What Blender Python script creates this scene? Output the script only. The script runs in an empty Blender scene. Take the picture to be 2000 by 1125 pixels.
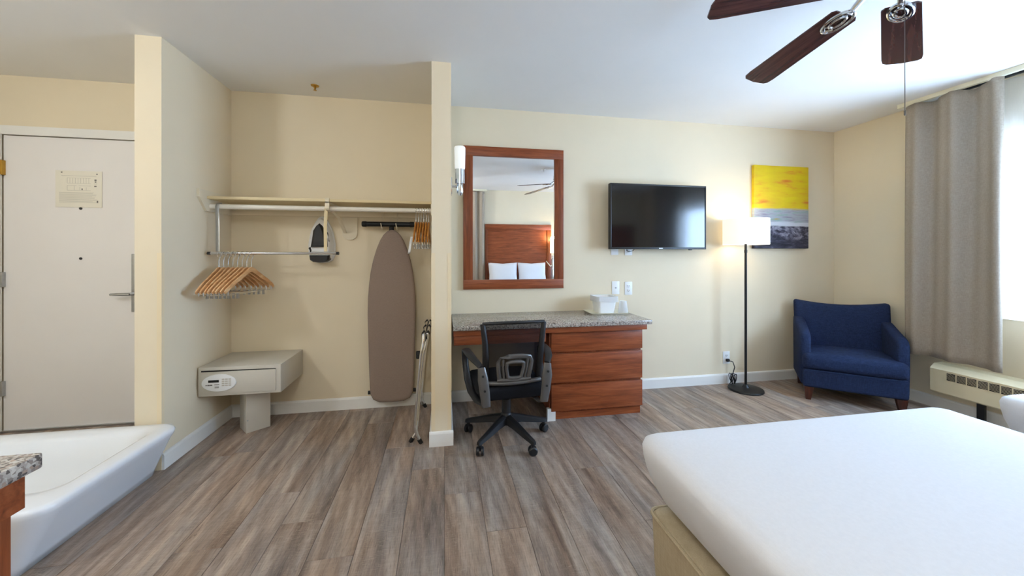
import bpy, bmesh, math, random
from mathutils import Vector, Matrix, noise
random.seed(7)
PI = math.pi
R = math.radians
sc = bpy.context.scene
C = sc.collection

# ------------------------------------------------------------------ camera, world, lights, exposure
# world: X along the desk wall (right), Y towards the desk wall, Z up; camera stands at X=Y=0
F, HZ, CH = 733.0, 497.0, 1.21
TH = math.atan(132 / 733)
cam_d = bpy.data.cameras.new('camera')
cam_d.sensor_fit = 'HORIZONTAL'
cam_d.sensor_width = 36
cam_d.lens = F / 2000 * 36
cam_d.shift_y = -(562.5 - HZ) / 2000
cam_d.clip_start = 0.02
cam = bpy.data.objects.new('camera', cam_d)
C.objects.link(cam)
cam.location = (0, 0, CH)
cam.rotation_euler = (PI / 2, 0, -TH)
sc.camera = cam

w = bpy.data.worlds.new('world')
sc.world = w
w.use_nodes = True
bg = w.node_tree.nodes['Background']
bg.inputs[0].default_value = (0.49, 0.70, 1.0, 1)
bg.inputs[1].default_value = 28.0

sc.view_settings.view_transform = 'Standard'
sc.view_settings.look = 'None'
sc.view_settings.gamma = 1
sc.view_settings.use_curve_mapping = False
sc.view_settings.exposure = 0.42

CEIL, YB, YF, XL, XR = 2.43, 3.12, -0.87, -3.20, 3.83
WY0, WY1, WZ0, WZ1 = 0.42, 1.97, 0.79, 1.95      # window opening in the right wall

pd = bpy.data.lights.new('window_portal', 'AREA')  # samples the sky through the window opening
pd.shape = 'RECTANGLE'
pd.size, pd.size_y = WY1 - WY0, WZ1 - WZ0
pd.cycles.is_portal = True
po = bpy.data.objects.new('window_portal', pd)
C.objects.link(po)
po.location = (XR + 0.11, (WY0 + WY1) / 2, (WZ0 + WZ1) / 2)
po.rotation_euler = (0, PI / 2, 0)
po.rotation_euler = Vector((-1, 0, 0)).to_track_quat('-Z', 'Z').to_euler()


def point_light(name, loc, power, col, radius=0.04):
    d = bpy.data.lights.new(name, 'POINT')
    d.energy = power
    d.color = col
    d.shadow_soft_size = radius
    o = bpy.data.objects.new(name, d)
    C.objects.link(o)
    o.location = loc
    return o


# ------------------------------------------------------------------ pixel helper (direction only; depth comes from the surface)
_c, _s = math.cos(TH), math.sin(TH)


def ray(px, py):
    u, v = (px - 1000) / F, (HZ - py) / F
    return Vector((u * _c + _s, _c - u * _s, v))


def aty(px, py, y):
    r = ray(px, py)
    return r * (y / r.y) + Vector((0, 0, CH))


# ------------------------------------------------------------------ materials
def lin(c):
    return tuple((v / 12.92 if v <= 0.04045 else ((v + 0.055) / 1.055) ** 2.4) for v in [x / 255 for x in c]) + (1,)


class NT:
    def __init__(s, name):
        s.m = bpy.data.materials.new(name)
        s.m.use_nodes = True
        s.t = s.m.node_tree
        s.b = s.t.nodes['Principled BSDF']
        s.out = s.t.nodes['Material Output']

    def n(s, typ, **kw):
        nd = s.t.nodes.new(typ)
        for k, v in kw.items():
            if k.startswith('i_'):
                nd.inputs[k[2:]].default_value = v
            else:
                setattr(nd, k, v)
        return nd

    def l(s, a, b):
        s.t.links.new(a, b)

    def coords(s, scale=(1, 1, 1), kind='Object', rnd=False):
        tc = s.n('ShaderNodeTexCoord')
        mp = s.n('ShaderNodeMapping')
        mp.inputs['Scale'].default_value = scale
        s.l(tc.outputs[kind], mp.inputs['Vector'])
        if rnd:
            oi = s.n('ShaderNodeObjectInfo')
            mul = s.n('ShaderNodeMath', operation='MULTIPLY')
            mul.inputs[1].default_value = 57.0
            s.l(oi.outputs['Random'], mul.inputs[0])
            cb = s.n('ShaderNodeCombineXYZ')
            for i in range(3):
                s.l(mul.outputs[0], cb.inputs[i])
            s.l(cb.outputs[0], mp.inputs['Location'])
        return mp.outputs['Vector']

    def noise(s, vec, scale=5, detail=4, rough=0.55, dist=0.0):
        nd = s.n('ShaderNodeTexNoise')
        nd.inputs['Scale'].default_value = scale
        nd.inputs['Detail'].default_value = detail
        nd.inputs['Roughness'].default_value = rough
        nd.inputs['Distortion'].default_value = dist
        s.l(vec, nd.inputs['Vector'])
        return nd.outputs['Fac']

    def ramp(s, fac, stops, interp='LINEAR'):
        nd = s.n('ShaderNodeValToRGB')
        nd.color_ramp.interpolation = interp
        e = nd.color_ramp.elements
        while len(e) > 1:
            e.remove(e[-1])
        e[0].position, e[0].color = stops[0]
        for p, c in stops[1:]:
            x = e.new(p)
            x.color = c
        s.l(fac, nd.inputs['Fac'])
        return nd.outputs['Color']

    def mix(s, a, b, fac, mode='MIX'):
        nd = s.n('ShaderNodeMix', data_type='RGBA', blend_type=mode)
        for sock, v in ((nd.inputs[0], fac), (nd.inputs[6], a), (nd.inputs[7], b)):
            if hasattr(v, 'is_linked'):
                s.l(v, sock)
            else:
                sock.default_value = v
        return nd.outputs[2]

    def bump(s, h, strength=0.2, dist=0.01):
        nd = s.n('ShaderNodeBump')
        nd.inputs['Strength'].default_value = strength
        nd.inputs['Distance'].default_value = dist
        s.l(h, nd.inputs['Height'])
        s.l(nd.outputs['Normal'], s.b.inputs['Normal'])


def simple(name, rgb, rough=0.5, metal=0.0, var=0.04, vscale=6, bump=0.0, bscale=200, sheen=0.0, spec=0.5):
    t = NT(name)
    c = lin(rgb)
    v = t.coords()
    nz = t.noise(v, vscale, 3)
    lo = tuple(x * (1 - var) for x in c[:3]) + (1,)
    hi = tuple(min(1, x * (1 + var)) for x in c[:3]) + (1,)
    t.l(t.ramp(nz, [(0.3, lo), (0.7, hi)]), t.b.inputs['Base Color'])
    t.b.inputs['Roughness'].default_value = rough
    t.b.inputs['Metallic'].default_value = metal
    t.b.inputs['Specular IOR Level'].default_value = spec
    if sheen:
        t.b.inputs['Sheen Weight'].default_value = sheen
    if bump:
        t.bump(t.noise(v, bscale, 3), bump, 0.002)
    return t.m


def wood(name, dark, mid, light, scale, rough=0.4, spec=0.4):
    """grain runs along the axis whose scale is small"""
    t = NT(name)
    v = t.coords(scale, rnd=True)
    a = t.noise(v, 3.0, 6, 0.6, 0.6)
    b = t.noise(v, 14.0, 4, 0.7, 0.2)
    base = t.ramp(a, [(0.25, lin(dark)), (0.5, lin(mid)), (0.75, lin(light))])
    col = t.mix(base, t.ramp(b, [(0.3, (0.55, 0.55, 0.55, 1)), (0.7, (1.1, 1.1, 1.1, 1))]), 0.45, 'MULTIPLY')
    t.l(col, t.b.inputs['Base Color'])
    t.b.inputs['Roughness'].default_value = rough
    t.b.inputs['Specular IOR Level'].default_value = spec
    t.bump(b, 0.05, 0.001)
    return t.m


def fabric(name, rgb, rgb2, scale=700, rough=0.9, bump=0.3, big=0.0):
    t = NT(name)
    v = t.coords()
    a = t.noise(t.coords((1, 1, 0.08)), scale, 2)
    b = t.noise(t.coords((0.08, 0.08, 1)), scale, 2)
    m = t.mix(t.ramp(a, [(0.35, lin(rgb)), (0.65, lin(rgb2))]), t.ramp(b, [(0.35, lin(rgb)), (0.65, lin(rgb2))]), 0.5)
    t.l(m, t.b.inputs['Base Color'])
    t.b.inputs['Roughness'].default_value = rough
    t.b.inputs['Specular IOR Level'].default_value = 0.2
    if big:
        t.bump(t.noise(v, 5, 4, 0.6, 0.4), big, 0.02)
    else:
        t.bump(a, bump, 0.001)
    return t.m


M = {}
M['wall'] = simple('wall_paint', (234, 220, 192), 0.85, var=0.015, vscale=3, bump=0.08, bscale=160, spec=0.25)
M['ceiling'] = simple('ceiling_paint', (240, 239, 236), 0.9, var=0.01, vscale=3, bump=0.1, bscale=120, spec=0.2)
M['trim'] = simple('trim_paint', (238, 236, 230), 0.45, var=0.02)
M['door'] = simple('door_paint', (238, 234, 230), 0.5, var=0.015, vscale=2)
M['guard'] = simple('corner_guard_plastic', (236, 218, 182), 0.45, var=0.01)
M['white_plastic'] = simple('white_plastic', (238, 238, 236), 0.35, var=0.01)
M['cream_plastic'] = simple('cream_plastic', (236, 230, 205), 0.4, var=0.01)
M['white_rod'] = simple('white_rod', (236, 230, 218), 0.35, var=0.01)
M['shelf'] = simple('shelf_paint', (226, 208, 166), 0.6, var=0.02)
M['bracket'] = simple('bracket_enamel', (228, 216, 190), 0.45, var=0.02)
M['chrome'] = simple('chrome', (215, 217, 220), 0.12, 1.0, var=0.02)
M['steel'] = simple('brushed_steel', (180, 182, 184), 0.3, 1.0, var=0.05, vscale=40)
M['brass'] = simple('brass', (190, 150, 70), 0.3, 1.0, var=0.06, vscale=40)
M['black_plastic'] = simple('black_plastic', (24, 25, 28), 0.45, var=0.08)
M['black_metal'] = simple('black_metal', (28, 30, 32), 0.4, 0.3, var=0.08)
M['rubber'] = simple('rubber', (15, 15, 16), 0.7, var=0.1)
M['grey_plastic'] = simple('grey_plastic', (92, 90, 88), 0.3, 0.25, var=0.06)
M['safe'] = simple('safe_enamel', (205, 199, 186), 0.5, var=0.02, bump=0.06, bscale=500)
M['dark_gap'] = simple('dark_slot', (22, 20, 18), 0.8)
M['print_grey'] = simple('print_grey', (120, 116, 110), 0.7)
M['print_light'] = simple('print_light', (200, 194, 182), 0.7)
M['paper'] = simple('laminated_paper', (238, 232, 216), 0.35, var=0.01)
M['tub'] = simple('tub_enamel', (236, 239, 242), 0.12, var=0.005, spec=0.6)
M['heater'] = simple('heater_enamel', (232, 219, 184), 0.45, var=0.02)
M['dark_wood_leg'] = wood('dark_leg_wood', (40, 18, 10), (66, 30, 18), (90, 44, 26), (8, 8, 1))
M['cherry_x'] = wood('cherry_along_x', (108, 50, 24), (146, 74, 38), (172, 96, 56), (1.1, 14, 14))
M['cherry_z'] = wood('cherry_along_z', (100, 46, 22), (136, 68, 34), (160, 88, 50), (14, 14, 1.1))
M['hanger_wood'] = wood('hanger_wood', (206, 146, 92), (228, 176, 122), (238, 200, 150), (10, 2, 10), 0.35)
M['hanger_wood_dark'] = wood('hanger_wood_orange', (176, 104, 36), (206, 136, 56), (226, 164, 84), (10, 2, 10), 0.35)
M['blade'] = wood('fan_blade_wood', (52, 27, 24), (74, 40, 36), (98, 58, 50), (1.0, 16, 16), 0.26, 0.6)
M['sheet'] = fabric('white_sheet', (222, 222, 224), (228, 228, 230), 1200, 0.85, 0.02)
M['skirt'] = fabric('beige_suede', (168, 152, 124), (184, 168, 140), 300, 0.95, big=0.12)
M['blue'] = fabric('navy_tweed', (24, 34, 60), (44, 58, 92), 420, 0.9, 0.5)
M['curtain'] = fabric('taupe_linen', (150, 138, 124), (178, 166, 150), 600, 0.95, 0.4)
M['board_cover'] = fabric('grey_brown_cover', (140, 122, 110), (154, 136, 124), 900, 0.9, big=0.15)
M['seat_fabric'] = fabric('black_seat_fabric', (16, 17, 20), (26, 27, 32), 800, 0.9, 0.4)


def _granite():
    t = NT('granite')
    v = t.coords()
    vo = t.n('ShaderNodeTexVoronoi')
    vo.inputs['Scale'].default_value = 170
    t.l(v, vo.inputs['Vector'])
    g = t.n('ShaderNodeSeparateColor')
    t.l(vo.outputs['Color'], g.inputs[0])
    col = t.ramp(g.outputs[0], [(0.0, lin((96, 90, 86))), (0.13, lin((146, 134, 126))), (0.4, lin((178, 168, 158))),
                                (0.7, lin((196, 188, 178))), (0.92, lin((168, 146, 132)))], 'CONSTANT')
    nz = t.noise(v, 60, 4)
    t.l(t.mix(col, t.ramp(nz, [(0.35, (0.75, 0.74, 0.73, 1)), (0.65, (1.08, 1.07, 1.05, 1))]), 0.6, 'MULTIPLY'),
        t.b.inputs['Base Color'])
    t.b.inputs['Roughness'].default_value = 0.16
    return t.m


M['granite'] = _granite()


def _plank():
    t = NT('vinyl_plank')
    oi = t.n('ShaderNodeObjectInfo')
    v1 = t.coords((9, 0.9, 1), rnd=True)
    v2 = t.coords((60, 4.5, 1), rnd=True)
    v3 = t.coords((5, 85, 1), rnd=True)
    v4 = t.coords((7, 1.3, 1), rnd=True)
    a = t.noise(v1, 1.6, 4, 0.55, 0.5)
    base = t.ramp(a, [(0.26, lin((106, 86, 74))), (0.42, lin((142, 121, 105))), (0.56, lin((164, 143, 126))),
                      (0.74, lin((186, 167, 150)))])
    grey = t.ramp(a, [(0.26, lin((106, 97, 92))), (0.5, lin((146, 135, 128))), (0.74, lin((178, 168, 159)))])
    warm = t.noise(v4, 0.9, 3)
    f = t.ramp(warm, [(0.38, (0, 0, 0, 1)), (0.62, (1, 1, 1, 1))])
    col = t.mix(base, grey, f)
    tone = t.ramp(oi.outputs['Random'], [(0, (0.84, 0.83, 0.82, 1)), (1, (1.12, 1.1, 1.08, 1))])
    col = t.mix(col, tone, 1.0, 'MULTIPLY')
    g = t.noise(v2, 3.0, 5, 0.7, 0.4)
    col = t.mix(col, t.ramp(g, [(0.34, (0.50, 0.47, 0.45, 1)), (0.5, (1, 1, 1, 1)), (0.72, (1.25, 1.23, 1.2, 1))]), 0.6, 'MULTIPLY')
    wv = t.n('ShaderNodeTexWave', wave_type='RINGS', rings_direction='Z')
    wv.inputs['Scale'].default_value = 1.1
    wv.inputs['Distortion'].default_value = 5.0
    wv.inputs['Detail'].default_value = 2.5
    wv.inputs['Detail Scale'].default_value = 0.9
    t.l(v4, wv.inputs['Vector'])
    col = t.mix(col, t.ramp(wv.outputs['Fac'], [(0.0, (0.86, 0.84, 0.82, 1)), (0.5, (1, 1, 1, 1)), (0.95, (1.14, 1.12, 1.1, 1))]), 0.7, 'MULTIPLY')
    fine = t.noise(t.coords((150, 14, 1), rnd=True), 1.6, 5, 0.75, 0.8)
    col = t.mix(col, lin((190, 172, 150)), t.ramp(fine, [(0.56, (0, 0, 0, 1)), (0.70, (0.55, 0.55, 0.55, 1))]))
    patch = t.noise(t.coords((10, 2.5, 1), rnd=True), 1.0, 2)
    saw = t.noise(t.coords((26, 260, 1), rnd=True), 1.3, 3, 0.7)
    sawm = t.mix((0, 0, 0, 1), t.ramp(saw, [(0.54, (0, 0, 0, 1)), (0.66, (0.5, 0.5, 0.5, 1))]), t.ramp(patch, [(0.5, (0, 0, 0, 1)), (0.62, (1, 1, 1, 1))]))
    col = t.mix(col, lin((186, 170, 152)), sawm)
    knot = t.noise(t.coords((30, 9, 1), rnd=True), 1.2, 3, 0.6, 1.5)
    col = t.mix(col, lin((62, 48, 42)), t.ramp(knot, [(0.68, (0, 0, 0, 1)), (0.80, (0.7, 0.7, 0.7, 1))]))
    s = t.noise(v3, 1.5, 2)
    col = t.mix(col, t.ramp(s, [(0.42, (0.9, 0.9, 0.9, 1)), (0.62, (1.08, 1.08, 1.08, 1))]), 0.45, 'MULTIPLY')
    t.l(col, t.b.inputs['Base Color'])
    t.b.inputs['Roughness'].default_value = 0.42
    t.b.inputs['Specular IOR Level'].default_value = 0.35
    t.bump(g, 0.12, 0.001)
    return t.m


M['plank'] = _plank()


def _mirror():
    t = NT('mirror_silver')
    nz = t.noise(t.coords(), 3, 1)
    t.l(t.ramp(nz, [(0, (0.88, 0.89, 0.89, 1)), (1, (0.9, 0.91, 0.91, 1))]), t.b.inputs['Base Color'])
    t.b.inputs['Metallic'].default_value = 1
    t.b.inputs['Roughness'].default_value = 0.0
    return t.m


M['mirror'] = _mirror()


def _screen():
    t = NT('tv_screen')
    nz = t.noise(t.coords(), 3, 1)
    t.l(t.ramp(nz, [(0, (0.004, 0.004, 0.005, 1)), (1, (0.005, 0.005, 0.006, 1))]), t.b.inputs['Base Color'])
    t.b.inputs['Roughness'].default_value = 0.1
    t.b.inputs['Specular IOR Level'].default_value = 0.65
    return t.m


M['screen'] = _screen()


def mixed(name, col, transp, translucent=0.0, rough=0.3, base='diffuse'):
    t = NT(name)
    nz = t.noise(t.coords((1, 1, 0.05)), 300, 2)
    c = t.ramp(nz, [(0.3, tuple(x * 0.96 for x in col[:3]) + (1,)), (0.7, col)])
    tr = t.n('ShaderNodeBsdfTransparent')
    if base == 'glass':
        sh = t.n('ShaderNodeBsdfGlossy')
        sh.inputs['Roughness'].default_value = 0.02
    else:
        sh = t.n('ShaderNodeBsdfDiffuse')
    t.l(c, sh.inputs['Color'])
    s = sh.outputs[0]
    if translucent:
        tl = t.n('ShaderNodeBsdfTranslucent')
        t.l(c, tl.inputs['Color'])
        mx = t.n('ShaderNodeMixShader')
        mx.inputs[0].default_value = translucent
        t.l(s, mx.inputs[1])
        t.l(tl.outputs[0], mx.inputs[2])
        s = mx.outputs[0]
    m2 = t.n('ShaderNodeMixShader')
    m2.inputs[0].default_value = transp
    t.l(s, m2.inputs[1])
    t.l(tr.outputs[0], m2.inputs[2])
    t.l(m2.outputs[0], t.out.inputs['Surface'])
    return t.m


M['glass'] = mixed('window_glass', (1, 1, 1, 1), 0.93, base='glass')
M['sheer'] = mixed('sheer_voile', (0.93, 0.94, 0.95, 1), 0.5, 0.7)
M['chair_mesh'] = mixed('chair_mesh', (0.014, 0.014, 0.017, 1), 0.22)
M['clear_plastic'] = mixed('clear_plastic', (0.95, 0.96, 0.97, 1), 0.45, 0.5)


def emis(name, col, strength, base=(0.9, 0.88, 0.84, 1)):
    t = NT(name)
    nz = t.noise(t.coords((1, 1, 1)), 300, 2)
    t.l(t.ramp(nz, [(0.3, tuple(x * 0.97 for x in base[:3]) + (1,)), (0.7, base)]), t.b.inputs['Base Color'])
    t.b.inputs['Roughness'].default_value = 0.8
    t.b.inputs['Emission Color'].default_value = col
    t.b.inputs['Emission Strength'].default_value = strength
    return t.m


M['lamp_shade'] = emis('lit_lamp_shade', (1.0, 0.90, 0.72, 1), 0.55)
M['lamp_shade_yellow'] = emis('lit_bedside_shade', (1.0, 0.72, 0.25, 1), 2.2)
M['bulb'] = emis('bulb', (1.0, 0.86, 0.62, 1), 20)
M['frosted'] = emis('frosted_glass_glow', (1.0, 0.98, 0.95, 1), 0.25, (0.92, 0.94, 0.96, 1))  # sconce is unlit; faint glow put into its glass
M['fill_dome'] = emis('lit_fill_dome', (0.97, 0.98, 1.0, 1), 6.0)  # glowing shell of the added fill lights


def _painting():
    t = NT('abstract_canvas')
    tc = t.n('ShaderNodeTexCoord')
    sep = t.n('ShaderNodeSeparateXYZ')
    t.l(tc.outputs['Generated'], sep.inputs[0])
    v = t.coords((1, 1, 1))
    vs = t.coords((1.2, 1, 7))
    wob = t.noise(vs, 4, 4)
    ad = t.n('ShaderNodeMath', operation='MULTIPLY_ADD')
    ad.inputs[1].default_value = 0.05
    t.l(wob, ad.inputs[0])
    t.l(sep.outputs['Z'], ad.inputs[2])
    sub = t.n('ShaderNodeMath', operation='SUBTRACT')
    sub.inputs[1].default_value = 0.025
    t.l(ad.outputs[0], sub.inputs[0])
    z = sub.outputs[0]
    # yellow field with orange smears
    ys = t.noise(t.coords((3, 1, 14)), 1.4, 4)
    yel = t.ramp(ys, [(0.35, lin((236, 208, 10))), (0.56, lin((232, 194, 20))), (0.68, lin((228, 148, 40))), (0.75, lin((222, 118, 36)))])
    yl = t.noise(v, 3, 3)
    yel = t.mix(yel, lin((214, 186, 24)), t.ramp(yl, [(0.45, (0, 0, 0, 1)), (0.7, (0.7, 0.7, 0.7, 1))]))
    # grey-lilac sea band
    sea = t.ramp(t.noise(t.coords((4, 1, 30)), 1.5, 4), [(0.3, lin((146, 140, 158))), (0.5, lin((176, 180, 188))), (0.64, lin((150, 176, 170))), (0.74, lin((200, 160, 70)))])
    white = lin((214, 216, 222))
    dk = t.ramp(t.noise(t.coords((6, 1, 9)), 1.6, 6, 0.7, 0.5), [(0.42, lin((34, 32, 50))), (0.5, lin((84, 82, 100))), (0.6, lin((150, 148, 164))), (0.7, lin((196, 194, 208)))])
    dk2 = t.ramp(t.noise(t.coords((5, 1, 24)), 1.6, 6, 0.7, 0.5), [(0.42, lin((26, 25, 42))), (0.6, lin((70, 68, 86))), (0.72, lin((140, 138, 152)))])

    def step(p, wd=0.006):
        return t.ramp(z, [(p - wd, (0, 0, 0, 1)), (p + wd, (1, 1, 1, 1))])

    c = t.mix(dk2, dk, step(0.12, 0.03))
    c = t.mix(c, white, step(0.272))
    c = t.mix(c, sea, step(0.32))
    c = t.mix(c, yel, step(0.48, 0.012))
    t.l(c, t.b.inputs['Base Color'])
    t.b.inputs['Roughness'].default_value = 0.6
    t.bump(t.noise(v, 300, 2), 0.1, 0.001)
    return t.m


M['painting'] = _painting()


# ------------------------------------------------------------------ mesh builder
class MB:
    def __init__(s):
        s.bm = bmesh.new()

    def box(s, lo, hi, bevel=0.0, seg=2, mat=None):
        lo, hi = Vector(lo), Vector(hi)
        r = bmesh.ops.create_cube(s.bm, size=1.0)
        vs = r['verts']
        c, d = (lo + hi) / 2, hi - lo
        for v in vs:
            v.co = Vector((v.co.x * d.x, v.co.y * d.y, v.co.z * d.z)) + c
        if bevel:
            es = list({e for v in vs for e in v.link_edges})
            r2 = bmesh.ops.bevel(s.bm, geom=es, offset=bevel, segments=seg, profile=0.5, affect='EDGES')
            vs = list({v for f in r2['faces'] for v in f.verts} | {v for v in vs if v.is_valid})
        if mat is not None:
            for v in vs:
                v.co = mat @ v.co
        return vs

    def ring(s, pts):
        return [s.bm.verts.new(p) for p in pts]

    def bridge(s, a, b, closed=True):
        n = len(a)
        for i in range(n if closed else n - 1):
            j = (i + 1) % n
            try:
                s.bm.faces.new((a[i], a[j], b[j], b[i]))
            except ValueError:
                pass

    def cap(s, a, flip=False):
        try:
            s.bm.faces.new(list(reversed(a)) if flip else a)
        except ValueError:
            pass

    def loft(s, rings, cap0=True, cap1=True, closed_rings=False):
        vr = [s.ring(r) for r in rings]
        for a, b in zip(vr, vr[1:]):
            s.bridge(a, b)
        if closed_rings:
            s.bridge(vr[-1], vr[0])
        else:
            if cap0:
                s.cap(vr[0], True)
            if cap1:
                s.cap(vr[-1])
        return vr

    def tube(s, pts, r, seg=8, closed=False, flat=None, up=None):
        """sweep; r may be a list; flat=(a,b) gives an elliptic section; up fixes the section's first axis"""
        pts = [Vector(p) for p in pts]
        n = len(pts)
        rs = r if isinstance(r, (list, tuple)) else [r] * n
        rings = []
        prev = None
        for i, p in enumerate(pts):
            if closed:
                t = (pts[(i + 1) % n] - pts[i - 1]).normalized()
            else:
                t = (pts[min(i + 1, n - 1)] - pts[max(i - 1, 0)]).normalized()
            if up is not None:
                u = Vector(up) - t * t.dot(Vector(up))
                if u.length < 1e-4:
                    u = t.orthogonal()
                u.normalize()
            elif prev is None:
                u = t.orthogonal().normalized()
            else:
                u = (prev - t * t.dot(prev))
                u = u.normalized() if u.length > 1e-6 else t.orthogonal().normalized()
            prev = u
            v = t.cross(u)
            fa, fb = flat if flat else (1, 1)
            rings.append([p + (u * math.cos(2 * PI * k / seg) * fa + v * math.sin(2 * PI * k / seg) * fb) * rs[i] for k in range(seg)])
        s.loft(rings, closed_rings=closed)

    def lathe(s, prof, c=(0, 0, 0), seg=24, axis='Z', cap0=True, cap1=True):
        c = Vector(c)
        rings = []
        for r, h in prof:
            ring = []
            for k in range(seg):
                a = 2 * PI * k / seg
                x, y = r * math.cos(a), r * math.sin(a)
                p = {'Z': (x, y, h), 'Y': (x, h, -y), 'X': (h, x, y)}[axis]
                ring.append(c + Vector(p))
            rings.append(ring)
        s.loft(rings, cap0, cap1)

    def cyl(s, a, b, r, seg=12):
        s.tube([a, b], r, seg)

    def prism(s, outline, d0, d1, axis='Y'):
        """outline in the two other axes (X,Z for Y; Y,Z for X; X,Y for Z)"""
        def P(a, b, d):
            return {'Y': (a, d, b), 'X': (d, a, b), 'Z': (a, b, d)}[axis]
        s.loft([[P(a, b, d0) for a, b in outline], [P(a, b, d1) for a, b in outline]])

    def grid(s, f, nu, nv):
        vs = [[s.bm.verts.new(f(i / nu, j / nv)) for j in range(nv + 1)] for i in range(nu + 1)]
        for i in range(nu):
            for j in range(nv):
                s.bm.faces.new((vs[i][j], vs[i + 1][j], vs[i + 1][j + 1], vs[i][j + 1]))
        return vs

    def build(s, name, mat, parent=None, smooth=True, angle=35):
        bmesh.ops.recalc_face_normals(s.bm, faces=s.bm.faces)
        me = bpy.data.meshes.new(name)
        for f in s.bm.faces:
            f.smooth = smooth
        if smooth:
            for e in s.bm.edges:
                if len(e.link_faces) == 2 and e.calc_face_angle(0) > R(angle):
                    e.smooth = False
        s.bm.to_mesh(me)
        s.bm.free()
        me.materials.append(M[mat] if isinstance(mat, str) else mat)
        o = bpy.data.objects.new(name, me)
        C.objects.link(o)
        if parent:
            o.parent = parent
        return o


def tag(o, label, cat, group=None):
    o['label'] = label
    o['category'] = cat
    if group:
        o['group'] = group
    return o


def thing(name, label, cat, loc=(0, 0, 0), rz=0.0, group=None):
    o = bpy.data.objects.new(name, None)
    o.empty_display_size = 0.05
    C.objects.link(o)
    o.location = loc
    o.rotation_euler = (0, 0, rz)
    return tag(o, label, cat, group)


def dup(root, loc, rz, label, group=None):
    r = root.copy()
    C.objects.link(r)
    r.location = loc
    r.rotation_euler = (0, 0, rz)
    r['label'] = label
    if group:
        r['group'] = group
    for ch in list(root.children):
        c = ch.copy()
        C.objects.link(c)
        c.parent = r
        for g in ch.children:
            d = g.copy()
            C.objects.link(d)
            d.parent = c
    return r


def struct(o):
    o['kind'] = 'structure'
    return o


def rrect(cx, cy, hx, hy, r, z, n=6):
    """rounded rectangle ring in XY"""
    pts = []
    r = min(r, hx - 1e-4, hy - 1e-4)
    for k, (sx, sy) in enumerate(((1, 1), (-1, 1), (-1, -1), (1, -1))):
        for i in range(n + 1):
            a = PI / 2 * (k + i / n)
            pts.append((cx + sx * (hx - r) + r * math.cos(a), cy + sy * (hy - r) + r * math.sin(a), z))
    return pts


# ------------------------------------------------------------------ the room
def boxobj(name, lo, hi, mat, parent=None, bevel=0.0):
    b = MB()
    b.box(lo, hi, bevel)
    return b.build(name, mat, parent, smooth=bevel > 0)


# floor slab with individual planks
fl = struct(boxobj('floor', (XL - 0.1, YF - 0.1, -0.12), (XR + 0.1, YB + 0.1, -0.006), 'dark_gap'))
PW, PL, GAP = 0.18, 1.22, 0.0011
full = {}


def plank_mesh(wd, ln):
    key = (round(wd, 4), round(ln, 4))
    if key not in full:
        b = MB()
        x, y, c = wd / 2 - GAP / 2, ln / 2 - GAP / 2, 0.0012
        b.loft([[(-x, -y, -0.006), (x, -y, -0.006), (x, y, -0.006), (-x, y, -0.006)],
                [(-x, -y, -c), (x, -y, -c), (x, y, -c), (-x, y, -c)],
                [(-x + c, -y + c, 0), (x - c, -y + c, 0), (x - c, y - c, 0), (-x + c, y - c, 0)]])
        bmesh.ops.recalc_face_normals(b.bm, faces=b.bm.faces)
        me = bpy.data.meshes.new('plank')
        b.bm.to_mesh(me)
        b.bm.free()
        me.materials.append(M['plank'])
        full[key] = me
    return full[key]


joint = {-1: 2.17, 0: 1.92, 1: 1.63, -4: 1.84, -3: 1.60, -5: 2.08, 4: 2.02, 2: 1.12, 3: 2.40, -2: 1.22}
row = math.floor(XL / PW)
while row * PW < XR:
    x0, x1 = max(row * PW, XL), min((row + 1) * PW, XR)
    if x1 - x0 > 0.01:
        j = joint.get(row, random.random() * PL)
        y = j - PL * 6
        while y < YB:
            a, b_ = max(y, YF), min(y + PL, YB)
            if b_ - a > 0.02:
                o = bpy.data.objects.new('plank', plank_mesh(x1 - x0, b_ - a))
                C.objects.link(o)
                o.location = ((x0 + x1) / 2, (a + b_) / 2, 0)
                o.parent = fl
            y += PL
    row += 1

struct(boxobj('ceiling', (XL - 0.1, YF - 0.1, CEIL), (XR + 0.1, YB + 0.1, CEIL + 0.1), 'ceiling'))
# back wall with the opening of the entry door
DX0, DX1, DZ = -2.965, -2.085, 2.03
b = MB()
b.box((XL - 0.1, YB, 0), (DX0, YB + 0.1, CEIL))
b.box((DX1, YB, 0), (XR + 0.1, YB + 0.1, CEIL))
b.box((DX0, YB, DZ), (DX1, YB + 0.1, CEIL))
struct(b.build('wall_back', 'wall', smooth=False))
struct(boxobj('wall_front', (XL - 0.1, YF - 0.1, 0), (XR + 0.1, YF, CEIL), 'wall'))
struct(boxobj('wall_left', (XL - 0.1, YF, 0), (XL, YB, CEIL), 'wall'))
b = MB()
b.box((XR, YF, 0), (XR + 0.1, WY0, CEIL))
b.box((XR, WY1, 0), (XR + 0.1, YB, CEIL))
b.box((XR, WY0, 0), (XR + 0.1, WY1, WZ0))
b.box((XR, WY0, WZ1), (XR + 0.1, WY1, CEIL))
struct(b.build('wall_right', 'wall', smooth=False))
CY = 2.42
struct(boxobj('wall_closet_left', (-1.692, CY, 0), (-1.562, YB, CEIL), 'wall'))
struct(boxobj('wall_closet_right', (-0.08, CY, 0), (0.042, YB, CEIL), 'wall'))

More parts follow.
